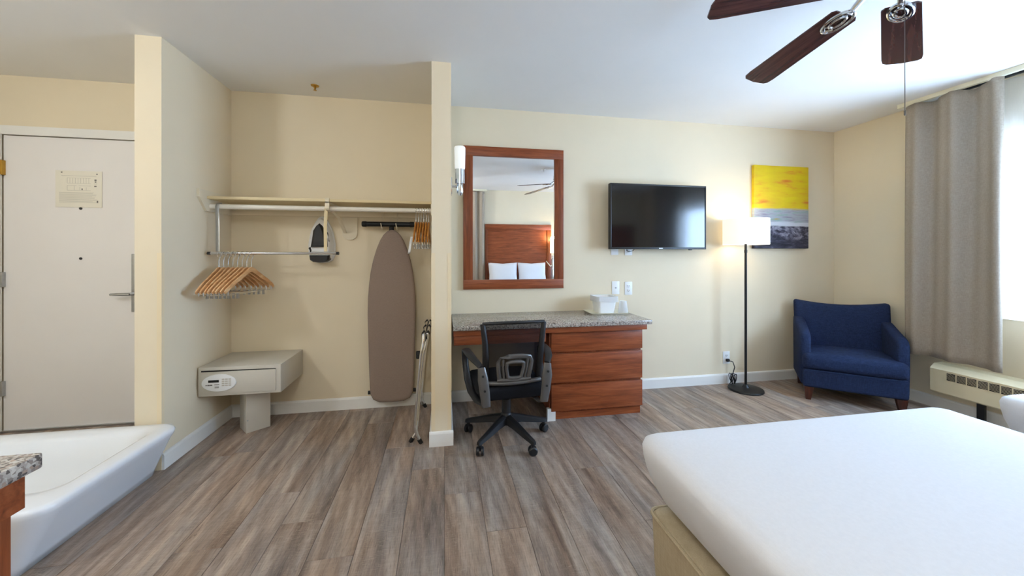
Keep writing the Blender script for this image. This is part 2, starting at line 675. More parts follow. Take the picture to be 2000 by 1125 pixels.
# corner guards on the closet wall ends
for i, (x, sx) in enumerate(((-1.562, 1), (-0.08, -1), (0.042, 1))):
    b = MB()
    z0 = 0.10 if i else 0.0
    b.box((x - 0.022 if sx > 0 else x - 0.0015, CY - 0.0015, z0), (x + 0.0015 if sx > 0 else x + 0.022, CY, 1.22))
    b.box((x if sx > 0 else x - 0.0015, CY, z0), (x + 0.0015 if sx > 0 else x, CY + 0.02, 1.22))
    struct(b.build('trim_%d' % (i + 1), 'guard', smooth=False))


# baseboards
def baseboard(name, segs):
    b = MB()
    for (x0, y0), (x1, y1), (nx, ny) in segs:
        p0, p1, n = Vector((x0, y0, 0)), Vector((x1, y1, 0)), Vector((nx, ny, 0))
        prof = [(0, 0), (0.014, 0), (0.014, 0.078), (0.010, 0.088), (0.004, 0.092), (0, 0.092)]
        b.loft([[p + n * d + Vector((0, 0, z)) for d, z in prof] for p in (p0, p1)])
    return struct(b.build(name, 'trim', smooth=False))


baseboard('baseboard_back', [((-1.562, YB), (-0.08, YB), (0, -1)), ((0.042, YB), (0.77, YB), (0, -1)), ((1.482, YB), (XR, YB), (0, -1)),
                             ((DX1 + 0.055, YB), (-1.692, YB), (0, -1)), ((XL, YB), (DX0 - 0.055, YB), (0, -1))])
baseboard('baseboard_right', [((XR, YF), (XR, YB - 0.014), (-1, 0))])
baseboard('baseboard_closet_left', [((-1.562, CY), (-1.562, YB - 0.014), (1, 0))])
baseboard('baseboard_closet_right', [((-0.094, CY), (0.056, CY), (0, -1)), ((-0.08, CY), (-0.08, YB - 0.014), (-1, 0)), ((0.042, CY), (0.042, YB - 0.014), (1, 0))])
baseboard('baseboard_front', [((XL, YF), (XR, YF), (0, 1))])
baseboard('baseboard_left', [((XL, YF + 0.014), (XL, YB - 0.014), (1, 0))])
# short end of white baseboard left of the drawers
struct(boxobj('trim_4', (0.735, 2.628, 0.0), (0.795, 2.66, 0.09), 'trim'))

# entry door
d = thing('door_1', 'off white flush entry door with steel lever', 'door', (0, 0, 0))
del d['category']
struct(d)
boxobj('slab', (DX0 + 0.012, YB + 0.008, 0.012), (DX1 - 0.006, YB + 0.048, DZ - 0.008), 'door', d)
b = MB()
b.box((DX0 - 0.055, YB - 0.014, 0), (DX0 + 0.008, YB + 0.002, DZ + 0.055))
b.box((DX1 - 0.003, YB - 0.014, 0), (DX1 + 0.055, YB + 0.002, DZ + 0.055))
b.box((DX0 + 0.008, YB - 0.014, DZ - 0.004), (DX1 - 0.003, YB + 0.002, DZ + 0.055))
b.build('door_casing', 'trim', d, smooth=False)
boxobj('jamb', (DX0, YB + 0.05, 0), (DX1, YB + 0.09, DZ), 'dark_gap', d)
boxobj('threshold', (DX0, YB - 0.01, 0), (DX1, YB + 0.008, 0.012), 'steel', d)
hx = aty(263, 560, YB).x
h = MB()
h.box((hx - 0.018, YB - 0.006, 0.80), (hx + 0.018, YB + 0.009, 1.215), 0.004)
es = h.build('lever_plate', 'steel', d)
h = MB()
h.cyl((hx, YB - 0.006, 0.93), (hx, YB - 0.055, 0.93), 0.011)
h.tube([(hx + 0.005, YB - 0.05, 0.93), (hx - 0.03, YB - 0.055, 0.93), (hx - 0.09, YB - 0.055, 0.93), (hx - 0.11, YB - 0.053, 0.93)], [0.011, 0.011, 0.009, 0.008], 10)
h.build('lever', 'steel', es)
for py in (456, 505):
    p = aty(156, 407 if py == 456 else 505, YB)
    h = MB()
    h.lathe([(0.009, 0), (0.009, -0.004), (0.006, -0.005)], (p.x, YB + 0.008, p.z), 12, 'Y')
    h.build('peephole', 'black_plastic', d)
for k, z in enumerate((1.80, 1.04, 0.30)):
    h = MB()
    h.box((DX0 + 0.001, YB - 0.016, z - 0.05), (DX0 + 0.024, YB + 0.0085, z + 0.05), 0.002)
    h.cyl((DX0 + 0.006, YB - 0.018, z - 0.052), (DX0 + 0.006, YB - 0.018, z + 0.052), 0.006, 8)
    h.build('hinge', 'brass' if k == 0 else 'steel', d)

# fire notice on the door: laminated sheet with a floor plan and lines of small print
p0, p1 = aty(107, 404, YB), aty(198, 335, YB)
nt = thing('notice_sheet', 'laminated cream notice with floor plan and small print on entry door', 'notice', (p0.x, YB + 0.0075, p0.z))
W_, H_ = p1.x - p0.x, p1.z - p0.z
boxobj('sheet', (0, -0.004, 0), (W_, 0, H_), 'paper', nt, 0.001)


def printed(name, rects, mat):
    b = MB()
    for x0, z0, x1, z1 in rects:
        b.box((x0 * W_, -0.0046, z0 * H_), (x1 * W_, -0.0038, z1 * H_))
    o = b.build(name, mat, nt, smooth=False)
    o['kind'] = 'stuff'
    return o


rc = [(0.13, 0.855, 0.88, 0.865)]
for i in range(9):
    x = 0.25 + i * 0.058
    rc += [(x, 0.66, x + 0.006, 0.80)]
rc += [(0.25, 0.80, 0.76, 0.807), (0.25, 0.652, 0.76, 0.66), (0.25, 0.59, 0.45, 0.598), (0.50, 0.59, 0.76, 0.598),
       (0.25, 0.46, 0.76, 0.468), (0.25, 0.46, 0.256, 0.6), (0.4, 0.47, 0.406, 0.59), (0.52, 0.47, 0.526, 0.56), (0.66, 0.47, 0.666, 0.55)]
printed('floor_plan', rc, 'print_light')
printed('legend', [(0.84, 0.735, 0.885, 0.775), (0.845, 0.69, 0.88, 0.72), (0.83, 0.65, 0.90, 0.656), (0.835, 0.57, 0.885, 0.60), (0.56, 0.475, 0.585, 0.52), (0.89, 0.13, 0.92, 0.19), (0.12, 0.935, 0.15, 0.965), (0.88, 0.905, 0.91, 0.935)], 'print_grey')
rc = []
for i in range(11):
    z = 0.40 - i * 0.027
    rc += [(0.08, z, 0.08 + 0.84 * random.uniform(0.8, 1.0), z + 0.009)]
printed('small_print', rc, 'print_light')

# window with frame and panes
wn = thing('window_1', 'bright window behind sheer curtain', 'window', (XR, 0, 0))
del wn['category']
struct(wn)
b = MB()
fw = 0.045
for a0, a1, z0, z1 in ((WY0, WY0 + fw, WZ0, WZ1), (WY1 - fw, WY1, WZ0, WZ1), (WY0 + fw, WY1 - fw, WZ0, WZ0 + fw), (WY0 + fw, WY1 - fw, WZ1 - fw, WZ1), ((WY0 + WY1) / 2 - 0.025, (WY0 + WY1) / 2 + 0.025, WZ0 + fw, WZ1 - fw)):
    b.box((0.03, a0, z0), (0.085, a1, z1))
b.build('window_frame', 'trim', wn, smooth=False)
ym = (WY0 + WY1) / 2
for a0, a1 in ((WY0 + fw, ym - 0.025), (ym + 0.025, WY1 - fw)):
    g = MB()
    g.grid(lambda u, v: (0.06, a0 + u * (a1 - a0), WZ0 + fw + v * (WZ1 - WZ0 - 2 * fw)), 1, 1)
    g.build('pane', 'glass', wn, smooth=False)
boxobj('window_sill', (-0.02, WY0 - 0.02, WZ0 - 0.02), (0.03, WY1 + 0.02, WZ0), 'trim', wn)


# ------------------------------------------------------------------ curtains and track
def curtain(name, label, y0, y1, x, z0, z1, folds, amp, mat, seed, along='Y', group=None, ret=0.0):
    b = MB()
    rnd = random.Random(seed)
    ph = [rnd.uniform(0, 6.28) for _ in range(6)]

    def f(u, v):
        q = y0 + u * (y1 - y0)
        k = 0.75 + 0.25 * v
        uu = u + 0.03 * math.sin(5 * u + ph[0]) * (1 - v)
        off = amp * k * (math.sin(2 * PI * folds * uu + ph[1]) + 0.35 * math.sin(2 * PI * folds * 2.1 * uu + ph[2] + v)) + 0.008 * math.sin(3 * v + 7 * u + ph[3])
        zz = z0 + v * (z1 - z0) - (0.006 * (1 + math.sin(2 * PI * folds * uu + ph[1])) * (1 if v > 0.98 else 0))
        if ret and u > 0.93:      # outer edge turned back to the wall to keep window light off the corner
            w_ = (u - 0.93) / 0.07
            off = off * (1 - w_) + ret * w_ ** 0.8
            q = y0 + (0.93 + 0.07 * w_ ** 2 * 0.6) * (y1 - y0)
        return (x + off, q, zz) if along == 'Y' else (q, x + off, zz)
    b.grid(f, max(30, int(folds * 18)), 36)
    o = b.build(name, mat, angle=80)
    if mat != 'sheer':
        m = o.modifiers.new('thickness', 'SOLIDIFY')
        m.thickness = 0.003
    return tag(o, label, 'curtain', group)


curtain('curtain', 'taupe linen curtain beside the armchair at the window', 1.865, 2.46, 3.655, 0.425, 2.395, 2.7, 0.036, 'curtain', 3, ret=0.165)
curtain('curtain', 'taupe linen curtain at the window side nearest the headboards', -0.12, 0.50, 3.685, 0.425, 2.395, 4.2, 0.02, 'curtain', 5)
curtain('curtain', 'grey taupe curtain beside the cherry headboard, seen in the mirror', 0.10, 0.735, -0.80, 0.05, 2.395, 4.6, 0.024, 'curtain', 8, along='X')
curtain('sheer_curtain', 'white sheer voile curtain hanging across the window', 0.30, 2.05, 3.755, 0.77, 2.395, 9, 0.012, 'sheer', 11)
t = thing('curtain_track', 'cream ceiling curtain track above the window', 'curtain track', (3.655, 0, 2.398))
b = MB()
b.box((-0.014, -0.20, 0.0), (0.014, 2.46, 0.0315))
b.build('rail', 'cream_plastic', t, smooth=False)
b = MB()
b.box((0.09, -0.20, 0.012), (0.11, 2.2, 0.0315))
b.build('sheer_rail', 'black_metal', t, smooth=False)
t2 = thing('curtain_track', 'curtain track on the ceiling beside the cherry headboard', 'curtain track', (0, -0.80, 2.398))
boxobj('rail', (0.05, -0.014, 0), (0.78, 0.014, 0.0315), 'cream_plastic', t2)

# ------------------------------------------------------------------ heater under the window
ht = thing('heater', 'cream metal wall heater with square vents under the window', 'heater', (XR, 2.29, 0))
b = MB()
pr = [(-0.001, 0.155), (-0.115, 0.155), (-0.125, 0.165), (-0.125, 0.335), (-0.085, 0.368), (-0.001, 0.372)]
b.loft([[(x, y, z) for x, z in pr] for y in (0, -2.3)])
b.build('cover', 'heater', ht, smooth=False)
vm = None
for k in range(36):
    y = -0.10 - k * 0.056
    if vm is None:
        b = MB()
        b.box((-0.1275, -0.047, 0.268), (-0.1245, 0.0, 0.322))
        vent = b.build('vent', 'dark_gap', ht, smooth=False)
        vm = vent.data
        vent.location.y = y
        b = MB()
        for i in range(6):
            z = 0.274 + i * 0.0085
            b.tube([(-0.1285, -0.047, z - 0.004), (-0.1285, 0.0, z + 0.006)], 0.0011, 4)
        lv = b.build('louvre', 'heater', vent, smooth=False)
    else:
        v2 = vent.copy()
        C.objects.link(v2)
        v2.location.y = y
        l2 = lv.copy()
        C.objects.link(l2)
        l2.parent = v2
for y in (-0.26, -1.3):
    b = MB()
    b.box((-0.09, y - 0.02, 0.0), (-0.07, y + 0.02, 0.157))
    b.box((-0.11, y - 0.02, 0.0), (-0.05, y + 0.02, 0.006))
    b.build('foot', 'black_metal', ht, smooth=False)


# ------------------------------------------------------------------ beds
def bed_ring(hx, hy, r, z, wob=0.0, seed=0):
    pts = rrect(0, 0, hx, hy, r, z, 8)
    return [Vector(p) for p in pts]


def make_bed(label):
    """local origin: floor point below the middle of the bed; foot towards +Y"""
    t = thing('bed', label, 'bed', group='two beds side by side')
    hw, hl = 0.655, 0.96
    b = MB()
    b.loft([bed_ring(hw - 0.045, hl - 0.045, 0.03, 0.02), bed_ring(hw - 0.035, hl - 0.035, 0.03, 0.2), bed_ring(hw - 0.03, hl - 0.03, 0.03, 0.355), bed_ring(hw - 0.038, hl - 0.038, 0.03, 0.367), bed_ring(hw - 0.08, hl - 0.08, 0.03, 0.37)])
    bs = b.build('bed_base', 'skirt', t)
    b = MB()
    b.tube(rrect(0, 0, hw - 0.029, hl - 0.029, 0.03, 0.362, 8), 0.005, 6, closed=True)
    b.build('piping', 'skirt', bs)
    b = MB()
    prof = [(0.14, 0.372), (0.09, 0.38), (0.062, 0.41), (0.034, 0.46), (0.014, 0.51), (0.004, 0.55), (0.0, 0.58), (0.006, 0.598), (0.022, 0.607), (0.05, 0.611), (0.09, 0.613), (0.2, 0.615), (0.4, 0.616)]
    rings = []
    for d_, z in prof:
        out = []
        for p in bed_ring(hw - d_, hl - d_ * 0.8, max(0.03, 0.055 - d_ * 0.2), z):
            # the foot end keeps a crisp folded edge, the long sides roll over softly
            foot = max(0.0, min(1.0, (p.y - (hl - 0.25)) / 0.2))
            roll = (1 - foot) * max(0.0, 1 - (hw - abs(p.x)) / 0.16) * max(0.0, (z - 0.5) / 0.12)
            nz = noise.noise(Vector((p.x * 2.2, p.y * 2.2, p.z * 4)))
            nn = noise.noise(Vector((p.x * 6 + 5, p.y * 6, p.z * 2)))
            dirn = Vector((p.x, p.y, 0)).normalized()
            amp = 0.009 if z < 0.60 else 0.003
            out.append(p + dirn * (nz * amp + nn * amp * 0.4) + Vector((0, 0, nz * 0.003 - 0.022 * roll)))
        rings.append(out)
    b.loft(rings)
    b.build('mattress', 'sheet', t, angle=70)
    return t


bed = make_bed('large white bed with beige base nearest the camera')
bed.location = (1.295, 0.22, 0)
bed2 = dup(bed, (2.975, 0.265, 0), 0, 'white bed under the window, only its foot corner in view', 'two beds side by side')


def headboard(cx, label):
    t = thing('headboard', label, 'headboard', (cx, YF, 0), group='headboards on the wall')
    boxobj('panel', (-0.645, 0.001, 0.0), (0.645, 0.022, 1.785), 'cherry_x', t)
    boxobj('top_rail', (-0.645, 0.022, 1.68), (0.645, 0.04, 1.785), 'cherry_x', t, 0.003)
    boxobj('stile', (-0.645, 0.022, 0.0), (-0.60, 0.04, 1.68), 'cherry_z', t, 0.003)
    boxobj('stile', (0.56, 0.022, 0.0), (0.645, 0.04, 1.68), 'cherry_z', t, 0.003)
    return t


hb1 = headboard(1.401, 'tall cherry headboard panel seen in the wall mirror')
dup(hb1, (3.03, YF, 0), 0, 'tall cherry headboard panel of the bed under the window')


def pillow(cx, label):
    t_ = MB()
    hw, hh = 0.255, 0.215

    def side(sgn):
        def f(u, v):
            x, y = (u * 2 - 1), (v * 2 - 1)
            e = max(0.0, (1 - abs(x) ** 3.2)) ** 0.5 * max(0.0, (1 - abs(y) ** 3.2)) ** 0.5
            pin = 1 + 0.06 * (abs(x) * abs(y)) - 0.05 * (1 - abs(x)) * 0 - 0.045 * ((1 - abs(x)) if abs(y) > 0.9 else 0)
            return (x * hw * pin, sgn * (0.085 * e + 0.0015), y * hh * pin)
        return f
    t_.grid(side(1), 18, 16)
    t_.grid(side(-1), 18, 16)
    bmesh.ops.remove_doubles(t_.bm, verts=t_.bm.verts, dist=0.0045)
    o = t_.build('pillow', 'sheet', angle=80)
    o.location = (cx, -0.655, 0.622 + 0.216)
    o.rotation_euler = (R(14), 0, 0)
    return tag(o, label, 'pillow', 'pillows on the bed')


pillow(1.07, 'white pillow against the headboard, left one in the mirror')
pillow(1.622, 'white pillow against the headboard, right one in the mirror')

# nightstand and bedside lamp between the beds, seen in the mirror
ns = thing('nightstand', 'narrow cherry nightstand between the two headboards', 'nightstand', (2.10, -0.645, 0))
boxobj('body', (-0.115, -0.17, 0.04), (0.115, 0.16, 0.69), 'cherry_z', ns)
boxobj('top', (-0.125, -0.18, 0.69), (0.125, 0.175, 0.715), 'granite', ns, 0.003)
boxobj('drawer_front', (-0.108, 0.16, 0.48), (0.108, 0.172, 0.66), 'cherry_x', ns, 0.002)
boxobj('plinth', (-0.10, -0.16, 0.0), (0.10, 0.14, 0.04), 'black_plastic', ns)
bl = thing('bedside_lamp', 'chrome bedside lamp with glowing yellow shade, seen in the mirror', 'lamp', (2.035, -0.70, 0.715))
b = MB()
b.lathe([(0.055, 0), (0.055, 0.012), (0.02, 0.02)], seg=24)
b.build('base', 'chrome', bl)
b = MB()
b.lathe([(0.026, 0.018), (0.026, 0.40), (0.018, 0.42), (0.018, 0.47)], seg=20)
b.build('stem', 'chrome', bl)
b = MB()
b.tube([(0, 0, 0.30), (-0.05, 0.03, 0.27), (-0.11, 0.05, 0.33), (-0.14, 0.05, 0.37)], 0.008, 8)
b.build('reading_arm', 'cream_plastic', bl)
b = MB()
b.lathe([(0.05, 0.52), (0.05, 0.785), (0.047, 0.785), (0.047, 0.52)], seg=28, cap0=False, cap1=False)
b.build('shade', 'lamp_shade_yellow', bl)
point_light('bedside_bulb', (2.035, -0.70, 1.52), 5, (1.0, 0.72, 0.32), 0.04)

# ------------------------------------------------------------------ bathtub
tb = thing('bathtub', 'low white bathtub with flared rim beside the vanity', 'bathtub', (-2.20, 2.03, 0))
b = MB()
rg = [(.628, .356, .04, 0, .016), (.645, .358, .05, .04, .014), (.675, .363, .06, .10, .008), (.705, .367, .07, .16, .004), (.732, .371, .08, .21, 0), (.748, .374, .08, .238, 0), (.753, .376, .085, .255, 0), (.748, .372, .085, .266, 0), (.732, .36, .08, .271, 0),
      (.69, .30, .08, .272, .025), (.672, .262, .08, .268, .025), (.655, .246, .09, .25, .025), (.61, .215, .12, .15, .025), (.57, .19, .12, .06, .025), (.52, .15, .10, .03, .025), (.3, .07, .06, .025, .02)]
b.loft([rrect(0, oy, hx_, hy_, r_, z_, 8) for hx_, hy_, r_, z_, oy in rg], cap0=True)
b.build('shell', 'tub', tb, angle=100)
b = MB()
b.lathe([(0.03, 0.0), (0.03, 0.006), (0.012, 0.007)], (-0.45, 0.01, 0.026), 16)
b.build('drain', 'chrome', tb)

# ------------------------------------------------------------------ vanity by the camera
vn = thing('vanity', 'granite topped cherry vanity corner at the lower left edge', 'vanity', (-0.82, 0.94, 0))
boxobj('top', (-0.60, -1.25, 0.768), (0, 0, 0.80), 'granite', vn, 0.004)
boxobj('apron', (-0.57, -1.22, 0.69), (-0.028, -0.004, 0.768), 'cherry_x', vn)
boxobj('body', (-0.57, -1.20, 0.0), (-0.050, -0.006, 0.69), 'cherry_z', vn)

# ------------------------------------------------------------------ closet shelf, rods, brackets
SH = 1.578
shf = thing('closet_shelf', 'cream painted closet shelf above the white rod', 'shelf', (0, 0, SH))
boxobj('board', (-1.560, 2.80, 0), (-0.082, 3.119, 0.019), 'shelf', shf, 0.001)
boxobj('back_cleat', (-1.560, 3.10, -0.075), (-0.082, 3.1195, -0.0005), 'wall', shf)
b = MB()
b.prism([(2.72, 0.055), (3.09, 0.055), (3.09, -0.08), (2.80, -0.08), (2.72, 0.005)], -1.5615, -1.545, 'X')
b.build('side_cleat', 'bracket', shf, smooth=False)
b = MB()
b.prism([(2.80, -0.0005), (3.09, -0.0005), (3.09, -0.08), (2.80, -0.08)], -0.098, -0.0805, 'X')
b.build('side_cleat', 'bracket', shf, smooth=False)
ct = aty(643, 400, 2.84)
br = MB()
bx = ct.x
br.box((bx - 0.014, 2.79, -0.05), (bx + 0.014, 2.798, 0.024))
br.box((bx - 0.014, 2.79, -0.008), (bx + 0.014, 3.10, -0.0015))
br.tube([(bx, 2.795, -0.02), (bx, 2.80, -0.055), (bx, 2.84, -0.068), (bx, 2.875, -0.05)], 0.012, 8, flat=(0.35, 1.1), up=(0, 0, 1))
br.tube([(bx + 0.005, 2.86, -0.05), (bx + 0.03, 2.98, -0.10), (bx + 0.045, 3.09, -0.2)], 0.014, 8, flat=(0.4, 1.0), up=(0, 0, 1))
bkt = thing('rod_bracket', 'cream metal shelf and rod bracket in middle of closet', 'bracket', (0, 0, SH))
br.build('arm', 'bracket', bkt)
br = MB()
out = []
for k in range(9):
    a = PI + PI * k / 8
    out.append((bx + 0.075 + 0.055 * math.cos(a), -0.205 + 0.05 * math.sin(a)))
out += [(bx + 0.13, -0.078), (bx + 0.02, -0.078)]
br.prism(out, 3.105, 3.1195, 'Y')
br.build('wall_plate', 'bracket', bkt, smooth=False)

rd = tag(MB().box and (lambda m: (m.cyl((-1.545, 2.84, 1.533), (-0.098, 2.84, 1.533), 0.017, 20), m.build('closet_rod', 'white_rod'))[1])(MB()),
         'white round closet rod under the shelf', 'rod')

# lower chrome rod on two straps
lr = thing('hanging_rod', 'chrome lower rod hung from white rod by two metal straps', 'rod', (0, 2.805, 1.218))
b = MB()
b.cyl((-1.535, 0, 0), (-0.745, 0, 0), 0.0085, 14)
b.build('bar', 'chrome', lr)
for x in (-1.545, -0.745):
    b = MB()
    b.cyl((x, 0, 0), (x + 0.018, 0, 0), 0.0105, 12)
    b.build('end_cap', 'black_plastic', lr)
for x, tx in ((-1.485, -1.495), (-0.815, -0.815)):
    b = MB()
    b.tube([(x, 0, 0.012), (x - 0.004, 0.006, 0.18), (tx, 0.012, 0.315), (tx, 0.02, 0.332), (tx, 0.045, 0.338), (tx, 0.062, 0.315)], 0.011, 8, flat=(0.2, 1.0), up=(0, 1, 0.2))
    b.build('strap', 'steel' if x < -1 else 'shelf', lr)


# ------------------------------------------------------------------ hangers
def make_hanger(mat, clip=True):
    """hanger in the local YZ plane, hook top at z=0"""
    t = thing('wooden_hanger', 'wooden hanger', 'hanger')
    b = MB()
    pts = []
    for k in range(11):
        a = PI * 1.35 - (PI * 1.35) * k / 10 - PI * 0.10
        pts.append((0, 0.021 * math.cos(a), -0.021 + 0.021 * math.sin(a)))
    pts = pts[::-1]
    pts = [(0, 0, -0.135), (0, 0, -0.062)] + pts
    b.tube(pts, 0.0021, 6)
    b.build('hook', 'brass' if not clip else 'chrome', t)
    b = MB()
    path = [(y * 1.14, z - 0.03 - 0.19 * max(0, abs(y) - 0.02)) for y, z in [(-0.215, -0.188), (-0.20, -0.178), (-0.15, -0.152), (-0.09, -0.127), (-0.045, -0.108), (-0.015, -0.094), (0, -0.091), (0.015, -0.094), (0.045, -0.108), (0.09, -0.127), (0.15, -0.152), (0.20, -0.178), (0.215, -0.188)]]
    rr = [0.7, 0.95, 1.05, 1.05, 1.1, 1.2, 1.3, 1.2, 1.1, 1.05, 1.05, 0.95, 0.7]
    b.tube([(0, y, z) for y, z in path], [0.014 * r for r in rr], 10, flat=(1.0, 0.48), up=(0, 0, 1))
    b.build('shoulder', mat, t)
    if clip:
        b = MB()
        b.cyl((0, -0.215, -0.275), (0, 0.215, -0.275), 0.0022, 6)
        b.cyl((0, -0.215, -0.275), (0, -0.215, -0.235), 0.0022, 6)
        b.cyl((0, 0.215, -0.275), (0, 0.215, -0.235), 0.0022, 6)
        b.build('trouser_bar', 'chrome', t)
        for y in (-0.13, 0.13):
            b = MB()
            b.box((-0.005, y - 0.008, -0.298), (-0.001, y + 0.008, -0.269), 0.001)
            b.box((0.001, y - 0.008, -0.298), (0.005, y + 0.008, -0.269), 0.001)
            b.box((-0.006, y - 0.008, -0.302), (0.006, y + 0.008, -0.296), 0.001)
            b.build('clip', 'steel', t)
    return t


ordn = ['first', 'second', 'third', 'fourth', 'fifth', 'sixth', 'seventh', 'eighth', 'ninth']
hp = make_hanger('hanger_wood')
for k in range(8):
    lab = 'pale wooden clip hanger on chrome rod, %s from the left closet wall' % ordn[k]
    loc = (-1.478 + k * 0.028, 2.805, 1.218 + 0.0125)
    rz = R(2 - k * 1.6 + random.uniform(-1, 1))
    if k == 0:
        hp.location = loc
        hp.rotation_euler.z = rz
        tag(hp, lab, 'hanger', 'wooden hangers on the chrome rod')
    else:
        dup(hp, loc, rz, lab, 'wooden hangers on the chrome rod')
hp2 = make_hanger('hanger_wood_dark')
for k in range(6):
    lab = 'orange wooden hanger on white rod, %s from the closet divider wall' % ordn[5 - k]
    loc = (-0.206 + k * 0.0185, 2.84, 1.533 + 0.021)
    rz = R(random.uniform(-1.2, 1.2))
    if k == 0:
        hp2.location = loc
        hp2.rotation_euler.z = rz
        tag(hp2, lab, 'hanger', 'wooden hangers by the divider wall')
    else:
        dup(hp2, loc, rz, lab, 'wooden hangers by the divider wall')
# white strap tag hanging from a hanger clip
b = MB()


def fstrap(u, v):
    return (-0.218 - 0.018 * v + (u - 0.5) * 0.016, 2.62 + 0.004 * math.sin(6 * v) + 0.006 * math.sin(u * 3), 1.33 - 0.115 * v)


b.grid(fstrap, 2, 8)
o = b.build('cloth_tag', 'white_plastic', angle=80)
o.modifiers.new('thickness', 'SOLIDIFY').thickness = 0.002
tag(o, 'white cloth strip hanging beside the orange hangers', 'tag')

# ------------------------------------------------------------------ iron on the wall
ir = thing('iron', 'black and white clothes iron hung tip up on closet wall', 'iron', (aty(630, 460, YB).x, YB, 1.15))


def iron_outline(sc_, z0=0.0, zs=1.0):
    pts = []
    for y, x in ((0.0, 0.0), (0.004, 0.045), (0.02, 0.075), (0.06, 0.092), (0.14, 0.094), (0.20, 0.085), (0.26, 0.068), (0.31, 0.043), (0.34, 0.022), (0.352, 0.0)):
        pts.append((x * sc_, z0 + (y - 0.17) * sc_ * zs + 0.17))
    return pts + [(-x, z) for x, z in reversed(pts[1:-1])]


b = MB()
b.loft([[(x, -0.002, z) for x, z in iron_outline(1.04)], [(x, -0.016, z) for x, z in iron_outline(1.02)]])
b.build('holder', 'white_plastic', ir)
b = MB()
b.loft([[(x, -0.017, z) for x, z in iron_outline(0.92)], [(x, -0.024, z) for x, z in iron_outline(0.94)]])
b.build('soleplate', 'steel', ir)
b = MB()
b.loft([[(x, -0.024, z) for x, z in iron_outline(0.94)], [(x, -0.05, z) for x, z in iron_outline(0.88)], [(x, -0.068, z) for x, z in iron_outline(0.68)]])
b.build('body', 'white_plastic', ir)
b = MB()
ho = [(-0.064, 0.115), (-0.05, 0.20), (-0.045, 0.245), (-0.02, 0.285), (0.0, 0.30), (0.022, 0.28), (0.046, 0.23), (0.058, 0.18), (0.06, 0.118)]
b.loft([[(x, -0.05, z) for x, z in ho], [(x * 0.9, -0.085, 0.12 + (z - 0.12) * 0.95) for x, z in ho], [(x * 0.6, -0.10, 0.13 + (z - 0.12) * 0.85) for x, z in ho]])
b.build('handle', 'black_plastic', ir)
b = MB()
ho = [(-0.07, 0.055), (-0.066, 0.02), (-0.045, 0.004), (0, -0.002), (0.045, 0.004), (0.066, 0.02), (0.07, 0.055)]
b.loft([[(x, -0.02, z) for x, z in ho], [(x, -0.075, z) for x, z in ho], [(x * 0.85, -0.085, z * 0.9 + 0.003) for x, z in ho]])
b.build('heel', 'black_plastic', ir)
b = MB()
b.tube([(0.05, -0.055, 0.12), (0.062, -0.062, 0.16), (0.052, -0.06, 0.22), (0.036, -0.058, 0.255)], 0.006, 8)
b.build('cord_guide', 'black_plastic', ir)
b = MB()
b.tube([(-0.055, -0.055, 0.12), (-0.07, -0.06, 0.105), (-0.062, -0.06, 0.09), (-0.066, -0.055, 0.06)], [0.009, 0.012, 0.01, 0.005], 8)
b.build('trigger', 'black_plastic', ir)

# ------------------------------------------------------------------ ironing board
bd = thing('ironing_board', 'ironing board with grey brown cover hung nose up in closet', 'ironing board', (-0.398, 3.02, 0))
outl = []
hwz = [(0.075, 0.0), (0.078, 0.09), (0.10, 0.135), (0.14, 0.156), (0.20, 0.162), (0.45, 0.170), (0.75, 0.178), (0.88, 0.175), (0.975, 0.168), (1.07, 0.157), (1.165, 0.138), (1.255, 0.112), (1.32, 0.086), (1.36, 0.062), (1.385, 0.038), (1.398, 0.015), (1.40, 0.0)]
left = [(-x, z) for z, x in hwz]
right = [(x, z) for z, x in reversed(hwz[1:-1])]
outl = left + right


def sh(o_, k, dz=0.0):
    return [(x * k, 0.74 + (z - 0.74) * (1 - (1 - k) * 0.3)) for x, z in o_]


b = MB()
b.loft([[(x, 0.012, z) for x, z in sh(outl, 0.95)], [(x, 0.004, z) for x, z in sh(outl, 1.0)], [(x, -0.012, z) for x, z in sh(outl, 1.0)], [(x, -0.020, z) for x, z in sh(outl, 0.965)], [(x, -0.0235, z) for x, z in sh(outl, 0.88)]])
b.build('cover', 'board_cover', bd, angle=60)
b = MB()
for sx in (-1, 1):
    b.tube([(sx * 0.13, 0.022, 0.12), (sx * 0.13, 0.028, 0.62), (sx * 0.05, 0.03, 1.2)], 0.009, 8)
b.tube([(-0.16, 0.028, 0.14), (0.16, 0.028, 0.14)], 0.009, 8)
b.build('leg_frame', 'black_metal', bd)
for sx in (-1, 1):
    b = MB()
    b.cyl((sx * 0.158, 0.01, 0.15), (sx * 0.178, 0.01, 0.15), 0.014, 10)
    b.build('foot_cap', 'rubber', bd)
p0, p1 = aty(707, 440, 3.02), aty(809, 440, 3.02)
th_ = thing('board_hanger', 'black T shaped hanger bar holding the ironing board', 'hanger bar', (-0.398, 3.02, 1.435))
b = MB()
b.cyl((p0.x + 0.398 + 0.02, 0, 0.008), (p1.x + 0.398 - 0.02, 0, 0.008), 0.019, 14)
b.build('bar', 'black_metal', th_)
for xa, sg in ((p0.x + 0.398, 1), (p1.x + 0.398, -1)):
    b = MB()
    b.lathe([(0.018, 0), (0.0215, 0.006 * sg), (0.0215, 0.03 * sg), (0.019, 0.034 * sg)], (xa, 0, 0.008), 14, 'X')
    b.build('end_cap', 'rubber', th_)
b = MB()
b.tube([(-0.005, 0.005, 0.0), (-0.005, 0.012, -0.03), (-0.012, 0.018, -0.075)], 0.019, 10, flat=(0.6, 1.0), up=(0, 1, 0))
b.build('stem', 'black_metal', th_)
